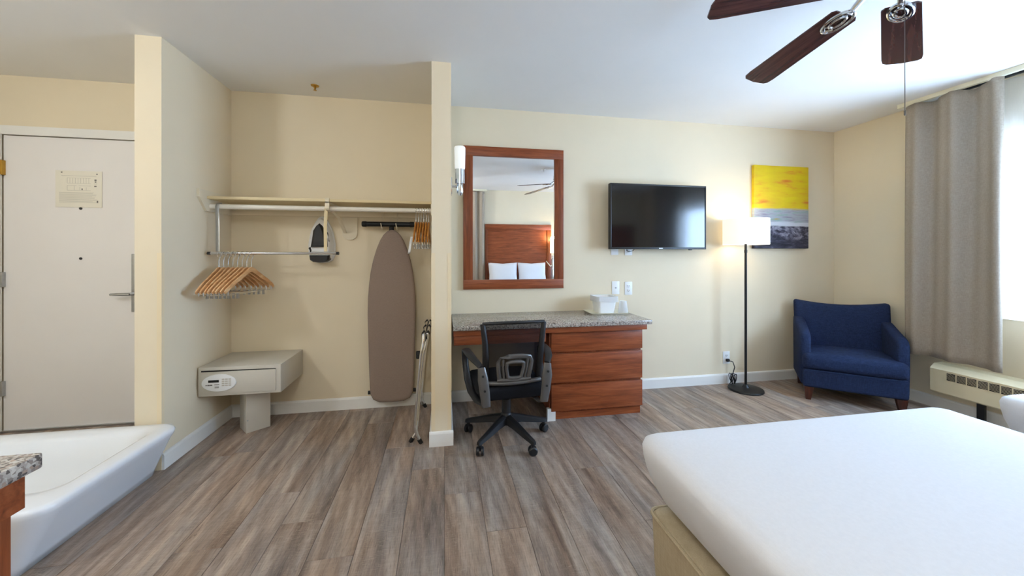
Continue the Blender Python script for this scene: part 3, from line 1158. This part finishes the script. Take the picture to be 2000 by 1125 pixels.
for px in (745, 774):
    x = aty(px, 430, 3.02).x + 0.398
    b = MB()
    b.tube([(x, 0.085, 0.105), (x, 0.06, 0.09), (x + 0.004, 0.035, 0.03), (x + 0.006, 0.02, -0.022), (x + 0.006, 0.0, -0.032), (x + 0.004, -0.023, -0.018), (x - 0.001, -0.026, 0.014)], 0.0032, 6)
    b.build('wire_hook', 'bracket', th_)

# ------------------------------------------------------------------ folded luggage rack
lg = thing('luggage_rack', 'folded chrome luggage rack with black straps leaning in closet', 'luggage rack', (0, 0, 0))
for (fx, tx, sx, y0, y1) in ((-0.212, -0.108, -0.118, 2.50, 3.03), (-0.150, -0.132, -0.185, 2.47, 3.05)):
    b = MB()
    for ye in (y0, y1):
        dx = fx
        b.tube([(dx, ye, 0.008), (dx + (0.03 if dx < -0.2 else -0.022), ye + 0.004, 0.055), (-0.182 + (tx + 0.12) * 0.3, ye + 0.01, 0.10), (-0.165 + (tx + 0.12) * 0.35, ye + 0.012, 0.32), (-0.14 + (tx + 0.12) * 0.6, ye + 0.012, 0.56), (tx, ye + 0.012, 0.66), (tx, ye + 0.03, 0.69)], 0.0105, 10)
    b.tube([(tx, y0 + 0.03, 0.69), (tx, y1 - 0.0, 0.69)], 0.0105, 10)
    b.build('frame', 'chrome', lg)
    for ye in (y0, y1):
        b = MB()
        b.cyl((fx - (0.004 if fx < -0.2 else -0.004), ye, 0.0), (fx + (0.012 if fx < -0.2 else -0.010), ye + 0.001, 0.026), 0.0135, 10)
        b.build('foot', 'rubber', lg)
for yk in (2.545, 2.76, 2.97):
    b = MB()
    pts = [(-0.148, 0.69), (-0.145, 0.66), (-0.132, 0.615), (-0.118, 0.64), (-0.094, 0.69), (-0.108, 0.707), (-0.12, 0.69), (-0.132, 0.707)]
    b.loft([[(x, yy, z) for x, z in pts] for yy in (yk - 0.022, yk + 0.022)])
    b.build('strap', 'rubber', lg)
b = MB()
b.box((-0.182, 2.505, 0.53), (-0.15, 2.53, 0.58), 0.006)
b.build('stop_block', 'rubber', lg)

# ------------------------------------------------------------------ safe on a post
sf = thing('safe', 'beige hotel safe with white oval keypad on a post', 'safe', (-1.552, 2.72, 0.296))
b = MB()
b.box((0, 0.0, 0), (0.485, 0.393, 0.188), 0.004)
b.build('body', 'safe', sf)
dr = MB()
Md = Matrix.Rotation(R(1.2), 4, 'X')
dr.box((0.018, -0.0075, 0.018), (0.455, 0.002, 0.158), 0.002, mat=None)
dro = dr.build('door', 'safe', sf)
g = MB()
g.prism([(0.018, 0.158), (0.455, 0.1585), (0.455, 0.1625), (0.018, 0.1675)], -0.0012, 0.001, 'Y')
g.build('door_gap', 'dark_gap', sf, smooth=False)
kp = MB()
ov = [(math.cos(2 * PI * k / 40), math.sin(2 * PI * k / 40)) for k in range(40)]
kp.loft([[(0.125 + 0.099 * a, -0.007, 0.088 + 0.056 * c_) for a, c_ in ov], [(0.125 + 0.097 * a, -0.015, 0.088 + 0.054 * c_) for a, c_ in ov], [(0.125 + 0.086 * a, -0.017, 0.088 + 0.046 * c_) for a, c_ in ov]])
kpo = kp.build('keypad', 'white_plastic', dro)
q = MB()
q.box((0.068, -0.019, 0.094), (0.128, -0.016, 0.109))
q.build('display', 'dark_gap', sf, smooth=False)
q = MB()
for r_ in range(4):
    for c_ in range(3):
        q.box((0.145 + c_ * 0.019, -0.0185, 0.068 + r_ * 0.013), (0.160 + c_ * 0.019, -0.0165, 0.077 + r_ * 0.013))
q.build('keys', 'print_light', sf, smooth=False)['kind'] = 'stuff'
q = MB()
for x0, z0, x1, z1 in ((0.052, 0.074, 0.062, 0.079), (0.064, 0.073, 0.076, 0.081), (0.078, 0.073, 0.09, 0.081), (0.102, 0.077, 0.13, 0.081), (0.104, 0.058, 0.128, 0.062), (0.104, 0.066, 0.128, 0.068)):
    q.box((x0, -0.0182, z0), (x1, -0.0165, z1))
q.build('print', 'print_grey', sf, smooth=False)['kind'] = 'stuff'
pst = MB()
pst.box((-0.072, -0.072, 0), (0.072, 0.072, 0.296), 0.002)
po_ = pst.build('safe_post', 'safe')
po_.location = (-1.307, 2.912, 0)
po_.rotation_euler.z = R(40)
tag(po_, 'square beige metal post under the safe', 'post')
q = MB()
q.lathe([(0.005, 0), (0.004, -0.003)], (-0.0645, -0.072, 0.085), 10, 'Y')
q.build('screw', 'steel', po_)

# ------------------------------------------------------------------ mirror
mr = thing('mirror', 'large wall mirror in a wide cherry wood frame above desk', 'mirror', (0.152, YB, 0.922))
MW, MH, FB = 0.855, 1.182, 0.078
for nm, lo, hi, mt in (('top_rail', (0, -0.028, MH - FB), (MW, -0.001, MH), 'cherry_x'), ('bottom_rail', (0, -0.028, 0), (MW, -0.001, FB), 'cherry_x'),
                       ('stile', (0, -0.028, FB), (FB, -0.001, MH - FB), 'cherry_z'), ('stile', (MW - FB, -0.028, FB), (MW, -0.001, MH - FB), 'cherry_z')):
    boxobj(nm, lo, hi, mt, mr, 0.002)
g = MB()
g.box((FB - 0.004, -0.012, FB - 0.004), (MW - FB + 0.004, -0.004, MH - FB + 0.004))
g.build('glass', 'mirror', mr, smooth=False)

# sconce on the divider wall beside the mirror
ss = thing('wall_sconce', 'chrome wall sconce with white glass tube left of mirror', 'sconce', (0.042, 2.74, 1.66))
b = MB()
b.box((0, -0.045, -0.02), (0.012, 0.045, 0.10), 0.004)
b.build('wall_plate', 'chrome', ss)
b = MB()
b.tube([(0.01, 0, 0.04), (0.04, 0, 0.04), (0.065, 0, 0.04)], 0.009, 10)
b.lathe([(0.006, -0.025), (0.014, -0.018), (0.022, 0.0), (0.022, 0.06), (0.034, 0.062), (0.034, 0.165), (0.03, 0.165)], (0.068, 0, 0), 24)
b.build('holder', 'chrome', ss)
b = MB()
b.lathe([(0.03, 0.155), (0.037, 0.175), (0.0395, 0.32), (0.036, 0.328), (0.03, 0.32), (0.03, 0.17)], (0.068, 0, 0), 28)
b.build('glass_tube', 'frosted', ss)

# ------------------------------------------------------------------ desk
dk = thing('desk', 'cherry desk with speckled granite top and three drawers', 'desk', (0, 0, 0))
boxobj('top', (0.057, 2.565, 0.690), (1.525, 3.1185, 0.722), 'granite', dk, 0.005)
boxobj('apron', (0.060, 2.592, 0.648), (1.497, 3.10, 0.690), 'cherry_x', dk, 0.001)
boxobj('pencil_drawer', (0.064, 2.60, 0.585), (0.715, 2.98, 0.646), 'cherry_x', dk, 0.002)
boxobj('body', (0.752, 2.645, 0.055), (1.474, 3.10, 0.648), 'cherry_z', dk, 0.001)
boxobj('plinth', (0.800, 2.655, 0.0), (1.474, 3.09, 0.055), 'cherry_x', dk)
for z0, z1 in ((0.500, 0.644), (0.276, 0.484), (0.068, 0.260)):
    boxobj('drawer_front', (0.762, 2.625, z0), (1.478, 2.6445, z1), 'cherry_x', dk, 0.003)

# ------------------------------------------------------------------ things on the desk
tc_ = aty(1180, 603, 2.98)
tr = MB()
tr.loft([rrect(0, 0, 0.155, 0.10, 0.02, 0.0), rrect(0, 0, 0.168, 0.112, 0.025, 0.012), rrect(0, 0, 0.163, 0.107, 0.022, 0.012), rrect(0, 0, 0.152, 0.097, 0.02, 0.004)])
tro = tr.build('serving_tray', 'cream_plastic')
tro.location = (1.335, 2.96, 0.7225)
tro.rotation_euler.z = R(-2)
tag(tro, 'cream rectangular tray under the ice bucket on desk', 'tray')
ib = thing('ice_bucket', 'square white ice bucket with clear liner on tray', 'ice bucket', (1.318, 2.965, 0.7268))
b = MB()
b.loft([rrect(0, 0, 0.068, 0.062, 0.02, 0.0), rrect(0, 0, 0.084, 0.078, 0.022, 0.118), rrect(0, 0, 0.090, 0.084, 0.022, 0.122), rrect(0, 0, 0.091, 0.085, 0.022, 0.135), rrect(0, 0, 0.083, 0.077, 0.02, 0.135), rrect(0, 0, 0.066, 0.06, 0.018, 0.006)])
b.build('bucket', 'white_plastic', ib)
b = MB()
rings = []
for i, (k, z) in enumerate(((1.0, 0.137), (1.045, 0.138), (1.06, 0.115), (1.075, 0.095))):
    pts = rrect(0, 0, 0.089 * k, 0.083 * k, 0.022, z, 6)
    rings.append([Vector((x, y, zz - (0.02 * noise.noise(Vector((x * 30, y * 30, 2)))) * (i == 3))) for x, y, zz in pts])
b.loft(rings, False, False)
b.build('liner', 'clear_plastic', ib)
cp = MB()
cp.lathe([(0.026, 0.096), (0.039, 0.002), (0.041, 0.0), (0.041, 0.003), (0.028, 0.098), (0.0, 0.098)][0:5], seg=24, cap1=True, cap0=False)
cpo = cp.build('plastic_cup', 'clear_plastic')
cpo.location = (1.455, 2.895, 0.7275)
tag(cpo, 'clear plastic cup upside down in front of ice bucket', 'cup')


# ------------------------------------------------------------------ wall outlets
def outlet(px, py, label, y=YB, blank=False):
    p = aty(px, py, y)
    t = thing('wall_outlet', label, 'outlet', (p.x, y, p.z))
    b = MB()
    b.box((-0.036, -0.006, -0.058), (0.036, -0.0005, 0.058), 0.003)
    b.build('plate', 'white_plastic', t)
    if blank:
        b = MB()
        b.lathe([(0.006, -0.006), (0.006, -0.012), (0.003, -0.012)], (0, 0, 0), 12, 'Y')
        b.build('socket', 'steel', t)
    else:
        for z in (-0.02, 0.02):
            b = MB()
            b.box((-0.016, -0.0085, z - 0.014), (0.016, -0.0055, z + 0.014), 0.002)
            s_ = b.build('socket', 'white_plastic', t)
            b = MB()
            b.box((-0.008, -0.009, z - 0.002), (-0.005, -0.0083, z + 0.008))
            b.box((0.005, -0.009, z - 0.002), (0.008, -0.0083, z + 0.007))
            b.box((-0.002, -0.009, z - 0.01), (0.002, -0.0083, z - 0.006))
            b.build('slot', 'dark_gap', s_, smooth=False)
    return t


outlet(1200, 485, 'white cable wall plate under left end of television', blank=True)
outlet(1227, 486, 'white wall outlet partly hidden behind television bottom edge')
outlet(1202, 562, 'white wall plate directly above the ice bucket', blank=True)
outlet(1227, 563, 'white wall outlet right of the ice bucket')
outlet(1418, 698, 'white wall outlet near the floor with lamp plug')

# ------------------------------------------------------------------ television
TY = 2.99
a0, a1 = aty(1192, 357, TY), aty(1379, 487, TY)
TVW, TVH = a1.x - a0.x, a0.z - a1.z
tv = thing('television', 'flat black television mounted on wall beside the mirror', 'television', (a0.x, TY, a1.z))
boxobj('casing', (0, 0.004, 0), (TVW, 0.045, TVH), 'black_plastic', tv, 0.004)
b = MB()
bz = 0.012
b.box((0, -0.002, 0), (TVW, 0.006, 0.018), 0.001)
b.box((0, -0.002, TVH - bz), (TVW, 0.006, TVH), 0.001)
b.box((0, -0.002, 0.018), (bz, 0.006, TVH - bz), 0.001)
b.box((TVW - bz, -0.002, 0.018), (TVW, 0.006, TVH - bz), 0.001)
b.build('bezel', 'black_plastic', tv)
boxobj('screen', (bz, 0.001, 0.018), (TVW - bz, 0.005, TVH - bz), 'screen', tv)
boxobj('badge', (TVW * 0.495, -0.003, 0.004), (TVW * 0.535, -0.0018, 0.011), 'white_plastic', tv)
b = MB()
b.box((TVW * 0.3, 0.045, 0.12), (TVW * 0.7, 0.075, 0.42))
b.box((TVW * 0.38, 0.075, 0.18), (TVW * 0.62, YB - TY - 0.001, 0.38))
b.build('wall_mount', 'black_metal', tv, smooth=False)
b = MB()
b.box((TVW * 0.82, 0.0, -0.008), (TVW * 0.85, 0.02, 0.001), 0.002)
b.build('sensor', 'black_plastic', tv)
b = MB()
b.tube([(0.17, 0.03, 0.02), (0.175, 0.05, -0.012), (0.21, 0.07, -0.022), (0.24, 0.06, -0.012), (0.25, 0.04, 0.01)], 0.003, 6)
b.build('cable', 'rubber', tv)

# ------------------------------------------------------------------ painting
p0, p1 = aty(1473, 485, YB - 0.035), aty(1579, 327, YB - 0.035)
pt = thing('painting', 'yellow and grey abstract canvas above the armchair', 'painting', (p0.x, YB, p0.z))
pc = boxobj('canvas', (0, -0.036, 0), (p1.x - p0.x, -0.004, p1.z - p0.z), 'painting', pt, 0.002)

# ------------------------------------------------------------------ floor lamp
lp = thing('floor_lamp', 'black floor lamp with lit white drum shade', 'floor lamp', (2.645, 2.925, 0))
b = MB()
b.lathe([(0.138, 0), (0.142, 0.006), (0.138, 0.018), (0.10, 0.024), (0.03, 0.028), (0.016, 0.05)], seg=40)
b.build('base', 'black_metal', lp)
b = MB()
b.cyl((0, 0, 0.02), (0, 0, 1.34), 0.0105, 14)
b.lathe([(0.0125, 1.225), (0.0125, 1.25)], seg=14)
b.build('pole', 'black_metal', lp)
b = MB()
b.lathe([(0.178, 1.298), (0.18, 1.298), (0.18, 1.525), (0.178, 1.525)], seg=48, cap0=False, cap1=False)
shd = b.build('shade', 'lamp_shade', lp)
b = MB()
for k in range(3):
    a = 2 * PI * k / 3
    b.cyl((0, 0, 1.335), (0.177 * math.cos(a), 0.177 * math.sin(a), 1.335), 0.002, 6)
b.cyl((0, 0, 1.33), (0, 0, 1.37), 0.016, 12)
b.build('shade_ring', 'black_metal', shd)
b = MB()
b.lathe([(0.012, 1.37), (0.018, 1.385), (0.03, 1.42), (0.028, 1.445), (0.012, 1.46)], seg=16)
b.build('bulb', 'bulb', lp)
point_light('floor_lamp_bulb', (2.645, 2.925, 1.47), 2.6, (1.0, 0.80, 0.52), 0.03)
# cord and plug
op = aty(1418, 698, YB)
cd = thing('lamp_cord', 'black lamp cord bundled on floor below wall outlet', 'cord', (op.x, YB, 0))
b = MB()
b.box((-0.014, -0.034, op.z - 0.034), (0.014, -0.0095, op.z - 0.008), 0.004)
b.build('plug', 'rubber', cd)
b = MB()
b.tube([(0, -0.034, op.z - 0.02), (0.03, -0.05, op.z - 0.03), (0.05, -0.05, op.z - 0.08), (0.03, -0.05, op.z - 0.14), (0.01, -0.055, 0.07), (0.0, -0.06, 0.03), (-0.03, -0.07, 0.006), (0.0, -0.10, 0.0055), (0.04, -0.12, 0.0055), (0.056, -0.135, 0.0055)], 0.0042, 8)
for k in range(4):
    a = 0.35 * k - 0.5
    loop = []
    for i in range(14):
        q_ = 2 * PI * i / 14
        lx, lz = 0.018 * math.cos(q_), 0.05 * math.sin(q_)
        loop.append((0.012 + lx * math.cos(a) + lz * math.sin(a) * 0.8, -0.055 - 0.012 * k + 0.004 * math.sin(q_), 0.062 + lz * math.cos(a * 0.7) - lx * math.sin(a)))
    b.tube(loop, 0.004, 6, closed=True)
b.build('cable', 'rubber', cd)

# ------------------------------------------------------------------ armchair (local: front = -Y)
ac = thing('armchair', 'navy blue upholstered armchair in the corner by the curtain', 'armchair', (3.375, 2.655, 0), R(-41))
HW = 0.335


def soft_box(name, lo, hi, bev, mat, parent, f=None, seg=4):
    b = MB()
    b.box(lo, hi, bev, seg)
    if f:
        bmesh.ops.subdivide_edges(b.bm, edges=[e for e in b.bm.edges if e.calc_length() > 0.12], cuts=7, use_grid_fill=True)
        for v in b.bm.verts:
            v.co = f(v.co.copy())
    return b.build(name, mat, parent, angle=60)


# seat rail / front panel
soft_box('seat_rail', (-HW + 0.015, -0.27, 0.105), (HW - 0.015, 0.20, 0.255), 0.02, 'blue', ac)


def fseat(p):
    t_ = (1 - (p.x / 0.33) ** 2)
    if p.z > 0.33:
        p.z += 0.018 * max(0, t_) * max(0, 1 - ((p.y + 0.03) / 0.3) ** 2)
    return p


soft_box('seat_cushion', (-HW + 0.012, -0.295, 0.255), (HW - 0.012, 0.13, 0.385), 0.045, 'blue', ac, fseat)


def fback(p):
    k = (p.z - 0.2) / 0.58
    w_ = 1 + 0.02 * k
    p.x *= w_
    if p.z > 0.7:
        p.z += 0.035 * ((p.x / 0.33) ** 2) - 0.02
    p.y += 0.07 * k * k - 0.01
    return p


soft_box('backrest', (-HW + 0.01, 0.12, 0.12), (HW - 0.01, 0.215, 0.775), 0.025, 'blue', ac, fback)
for sx in (-1, 1):
    b = MB()
    prof = []   # side outline in Y,Z: arm slopes down to the front
    pts = [(-0.225, 0.12), (-0.235, 0.30), (-0.235, 0.52), (-0.215, 0.548), (-0.17, 0.565), (0.0, 0.60), (0.14, 0.635), (0.22, 0.64), (0.235, 0.60), (0.215, 0.12)]
    x0, x1 = (HW - 0.075, HW) if sx > 0 else (-HW, -HW + 0.075)
    cy_ = sum(p[0] for p in pts) / len(pts)
    cz_ = sum(p[1] for p in pts) / len(pts)

    def ins(d_):
        return [(y + (cy_ - y) / max(abs(cy_ - y), 1e-6) * min(d_, abs(cy_ - y)), z + (cz_ - z) / max(abs(cz_ - z), 1e-6) * min(d_, abs(cz_ - z))) for y, z in pts]
    b.loft([[(x0, y, z) for y, z in ins(0.02)], [(x0 + 0.006, y, z) for y, z in ins(0.006)], [(x0 + 0.02, y, z) for y, z in pts], [(x1 - 0.02, y, z) for y, z in pts], [(x1 - 0.006, y, z) for y, z in ins(0.006)], [(x1, y, z) for y, z in ins(0.02)]])
    b.build('arm', 'blue', ac, angle=50)
for sx in (-1, 1):
    for y, dy in ((-0.235, -0.008), (0.185, 0.03)):
        b = MB()
        rings = []
        for z, r_, o_ in ((0.107, 0.032, 0), (0.05, 0.024, 0.4), (0.0, 0.017, 1.0)):
            cx_ = sx * (HW - 0.055) + sx * 0.004 * o_
            rings.append([(cx_ + a_ * r_, y + dy * o_ + c_ * r_, z) for a_, c_ in ((-1, -1), (1, -1), (1, 1), (-1, 1))])
        b.loft(rings)
        b.build('leg', 'dark_wood_leg', ac, smooth=False)
b = MB()
b.tube([(-HW + 0.03, -0.293, 0.256), (HW - 0.03, -0.293, 0.256)], 0.004, 6)
b.build('seam', 'blue', ac)

# ------------------------------------------------------------------ office chair (local: sitter faces +Y)
oc = thing('office_chair', 'black mesh back office chair pushed up to the desk', 'office chair', (0.402, 2.447, 0), R(4))
BR = 0.27
for k in range(5):
    a = R(90 + 72 * k - 13)
    ca, sa = math.cos(a), math.sin(a)
    b = MB()
    rings = []
    for r_, z, hw_, hh in ((0.02, 0.135, 0.030, 0.028), (0.10, 0.122, 0.024, 0.022), (0.20, 0.098, 0.019, 0.017), (BR + 0.005, 0.082, 0.015, 0.013), (BR + 0.02, 0.078, 0.010, 0.010)):
        rings.append([(ca * r_ - sa * x, sa * r_ + ca * x, z + y) for x, y in ((-hw_, -hh), (hw_, -hh), (hw_ * 0.8, hh * 0.6), (hw_ * 0.3, hh), (-hw_ * 0.3, hh), (-hw_ * 0.8, hh * 0.6))])
    b.loft(rings)
    lgo = b.build('base_leg', 'black_plastic', oc)
    cx_, cy_ = ca * BR, sa * BR
    ra = random.uniform(0, PI)
    ux, uy = math.cos(ra), math.sin(ra)
    b = MB()
    for s_ in (-1, 1):
        c0 = Vector((cx_ + ux * 0.006 * s_, cy_ + uy * 0.006 * s_, 0.027))
        c1 = Vector((cx_ + ux * 0.024 * s_, cy_ + uy * 0.024 * s_, 0.027))
        b.tube([c0, c0 + (c1 - c0) * 0.7, c1], [0.027, 0.027, 0.021], 18)
    b.tube([(cx_, cy_, 0.03), (cx_, cy_, 0.075)], 0.011, 10)
    b.build('caster', 'black_plastic', lgo)
b = MB()
b.lathe([(0.035, 0.095), (0.038, 0.14), (0.034, 0.165), (0.030, 0.17), (0.030, 0.26), (0.022, 0.262), (0.022, 0.30)], seg=20)
b.build('gas_column', 'black_plastic', oc)
b = MB()
b.box((-0.10, -0.09, 0.292), (0.10, 0.11, 0.315), 0.006)
b.build('mechanism', 'black_metal', oc)


def fcs(p):
    if p.z > 0.37:
        p.z += 0.012 * max(0, 1 - (p.x / 0.24) ** 2)
        if p.y > 0.15:
            p.z -= 0.6 * (p.y - 0.15) ** 2 * 4
    else:
        p.x *= 0.9
        p.y = (p.y) * 0.92
    return p


soft_box('seat', (-0.225, -0.20, 0.315), (0.225, 0.26, 0.405), 0.035, 'seat_fabric', oc, fcs)


# backrest: frame follows a curve; width and lean vary with height
def back_pt(u, z):
    """u in -1..1, z height"""
    k = (z - 0.40) / 0.40
    hw_ = 0.164 + 0.018 * k + 0.012 * (2 * k - 1) ** 2
    y = -0.175 - 0.045 * math.sin(k * 2.2) - 0.02 * k + 0.03 * u * u
    return Vector((u * hw_, y, z + 0.006 * (1 - u * u) * (1 if k > 0.9 else 0)))


b = MB()
for sx in (-1, 1):
    b.tube([back_pt(sx, 0.40 + 0.395 * i / 12) for i in range(13)], [0.024 - 0.008 * i / 12 for i in range(13)], 10, flat=(1.0, 0.7), up=(1, 0, 0))
b.tube([back_pt(-1 + 2 * i / 12, 0.795) for i in range(13)], 0.010, 10)
b.tube([back_pt(-1 + 2 * i / 12, 0.43) + Vector((0, -0.012, 0)) for i in range(13)], 0.011, 10, flat=(1.2, 0.6), up=(0, 0, 1))
bfo = b.build('back_frame', 'black_plastic', oc, angle=60)
b = MB()
b.grid(lambda u, v: back_pt(-1 + 2 * u, 0.415 + 0.38 * v) + Vector((0, 0.004, 0)), 16, 18)
b.build('back_mesh', 'chair_mesh', oc, angle=80)
# lumbar support: arch, inner loop and cross bar
b = MB()


def lum(u, z, dy=-0.022):
    return back_pt(u, z) + Vector((0, dy, 0))


arch = [(-0.52, 0.455), (-0.56, 0.50), (-0.60, 0.565), (-0.52, 0.592), (-0.25, 0.601), (0.0, 0.603), (0.25, 0.601), (0.52, 0.592), (0.60, 0.565), (0.56, 0.50), (0.52, 0.455)]
b.tube([lum(u, z) for u, z in arch], 0.0125, 10, flat=(1.2, 0.6), up=(1, 0, 0.4))
b.tube([lum(u, z) for u, z in ((-0.24, 0.47), (-0.31, 0.53), (-0.30, 0.56), (-0.2, 0.567), (0.0, 0.569), (0.2, 0.567), (0.30, 0.56), (0.31, 0.53), (0.24, 0.47), (0.1, 0.463), (-0.1, 0.463))], 0.0115, 10, closed=True)
b.tube([lum(u, 0.452) for u in (-0.6, -0.3, 0, 0.3, 0.6)], 0.013, 10)
for sx in (-1, 1):
    b.tube([lum(sx * 0.36, 0.455), lum(sx * 0.43, 0.53), lum(sx * 0.44, 0.585)], 0.008, 8)
b.tube([lum(-1 + 2 * i / 12, 0.432, -0.024) for i in range(13)], 0.014, 10)
b.build('lumbar_support', 'grey_plastic', oc, angle=60)
for sx in (-1, 1):
    b = MB()
    pl = [(0.178, -0.245, 0.315), (0.188, -0.252, 0.40), (0.198, -0.250, 0.48), (0.205, -0.235, 0.545)]
    b.tube([(sx * x, y, z) for x, y, z in pl], [0.026, 0.03, 0.031, 0.022], 12, flat=(1.0, 0.32), up=(1, 0, 0))
    b.tube([(sx * 0.178, -0.245, 0.32), (sx * 0.17, -0.19, 0.298), (sx * 0.15, -0.08, 0.300)], 0.018, 10, flat=(1.0, 0.45), up=(1, 0, 0))
    ar = b.build('arm_bracket', 'grey_plastic', oc, angle=60)
    b = MB()
    lp_ = [(0.205, -0.225, 0.545), (0.235, -0.17, 0.572), (0.255, -0.08, 0.588), (0.262, 0.02, 0.590), (0.262, 0.075, 0.578), (0.262, 0.09, 0.54), (0.258, 0.075, 0.47), (0.252, 0.03, 0.40), (0.238, -0.05, 0.345), (0.212, -0.15, 0.318), (0.182, -0.22, 0.318)]
    b.tube([(sx * x, y, z) for x, y, z in lp_], [0.018, 0.024, 0.028, 0.028, 0.024, 0.021, 0.021, 0.023, 0.026, 0.026, 0.02], 12, flat=(1.0, 0.5), up=(1, 0, 0.0))
    b.build('armrest', 'black_plastic', oc, angle=60)
    b = MB()
    for z, x_, y_ in ((0.415, 0.19, -0.262), (0.50, 0.2, -0.259)):
        b.lathe([(0.007, 0.0), (0.007, -0.003)], (sx * x_, y_, z), 10, 'Y')
    b.build('bolt', 'rubber', ar)
b = MB()
b.tube([(0.08, 0.0, 0.303), (0.18, -0.06, 0.30), (0.235, -0.10, 0.29)], [0.006, 0.006, 0.006], 8)
b.tube([(0.225, -0.10, 0.295), (0.24, -0.105, 0.275), (0.245, -0.11, 0.258)], [0.012, 0.014, 0.010], 8)
b.build('height_lever', 'chrome', oc)

# ------------------------------------------------------------------ ceiling fan
FX, FY, FZ, FR = 1.628, 1.09, 2.223, 0.666
fn = thing('ceiling_fan', 'five blade dark wood ceiling fan with chrome fittings', 'ceiling fan', (FX, FY, FZ))
b = MB()
b.lathe([(0.065, CEIL - FZ - 0.0005), (0.06, CEIL - FZ - 0.03), (0.03, CEIL - FZ - 0.055), (0.013, CEIL - FZ - 0.06), (0.013, 0.12)], seg=28)
b.build('canopy', 'chrome', fn)
b = MB()
b.lathe([(0.02, 0.14), (0.07, 0.13), (0.105, 0.10), (0.11, 0.05), (0.09, 0.025), (0.06, 0.015), (0.03, 0.005), (0.0005, 0.002)], seg=36)
b.build('motor', 'chrome', fn)
for ang in (166, 89.5, 33.4, -38.6, -125):
    a = R(ang)
    Rm = Matrix.Rotation(a, 4, 'Z') @ Matrix.Rotation(0.125, 4, 'Y') @ Matrix.Rotation(R(10), 4, 'X')
    b = MB()
    ol = []
    hw0, hw1, x0, x1 = 0.058, 0.070, 0.20, FR
    ol = [(x0, -hw0), (x1 - 0.05, -hw1), (x1 - 0.018, -hw1 + 0.003), (x1 - 0.004, -hw1 + 0.016), (x1 + 0.004, 0), (x1 - 0.004, hw1 - 0.016), (x1 - 0.018, hw1 - 0.003), (x1 - 0.05, hw1), (x0, hw0), (x0 - 0.012, hw0 - 0.012), (x0 - 0.012, -hw0 + 0.012)]
    b.prism(ol, -0.003, 0.003, 'Z')
    bo_ = b.build('blade', 'blade', fn, smooth=False)
    bo_.matrix_local = Rm
    b = MB()
    b.tube([(0.10, 0, 0.035), (0.14, 0, 0.012), (0.175, 0, -0.008)], [0.014, 0.012, 0.010], 10)
    for s_ in (1.0, 0.52):
        loop = []
        for i in range(22):
            q_ = 2 * PI * i / 22
            loop.append((0.225 + 0.062 * s_ * math.cos(q_), 0.036 * s_ * math.sin(q_), -0.008))
        b.tube(loop, 0.0065, 8, closed=True)
    b.tube([(0.28, 0.0, -0.008), (0.262, 0.018, -0.008), (0.25, 0.0, -0.008), (0.262, -0.018, -0.008)], 0.005, 8, closed=True)
    b.build('blade_iron', 'chrome', bo_)
b = MB()
b.cyl((0.02, 0.0, 0.006), (0.02, 0.0, -0.49), 0.0013, 6)
b.lathe([(0.0013, -0.488), (0.003, -0.492), (0.003, -0.505), (0.0013, -0.508)], (0.02, 0.0, 0), 8)
b.build('pull_chain', 'grey_plastic', fn)


# ------------------------------------------------------------------ sprinklers
def sprinkler(x, y, label, mat):
    t = thing('sprinkler', label, 'sprinkler', (x, y, CEIL))
    b = MB()
    b.lathe([(0.028, -0.0005), (0.026, -0.005), (0.012, -0.010)], seg=24)
    b.build('escutcheon', mat, t)
    b = MB()
    b.lathe([(0.008, -0.009), (0.008, -0.02), (0.005, -0.022), (0.005, -0.032), (0.011, -0.033), (0.011, -0.035)], seg=14)
    b.build('head', mat, t)
    return t


sprinkler(-0.92, 2.92, 'small brass fire sprinkler on the closet ceiling', 'brass')
sprinkler(1.40, 1.00, 'chrome fire sprinkler on the ceiling, seen in the mirror', 'chrome')

# added fill lights outside the frame, over the bathtub side and the camera aisle
def fill_light(x, y, label, power):
    cl = thing('fill_light', label, 'fill light', (x, y, CEIL))
    b = MB()
    b.lathe([(0.15, -0.0005), (0.15, -0.025), (0.14, -0.03)], seg=32)
    b.build('base', 'chrome', cl)
    b = MB()
    b.lathe([(0.14, -0.026), (0.135, -0.05), (0.10, -0.08), (0.05, -0.095), (0.001, -0.10)], seg=32)
    b.build('dome', 'fill_dome', cl)
    point_light('fill_light_point', (x, y, CEIL - 0.23), power, (0.90, 0.95, 1.0), 0.12)


fill_light(-2.3, 0.9, 'added fill light, white glass dome above the bathtub side', 26)
fill_light(-0.35, -0.35, 'added fill light, white glass dome above the aisle beside the bed', 23)
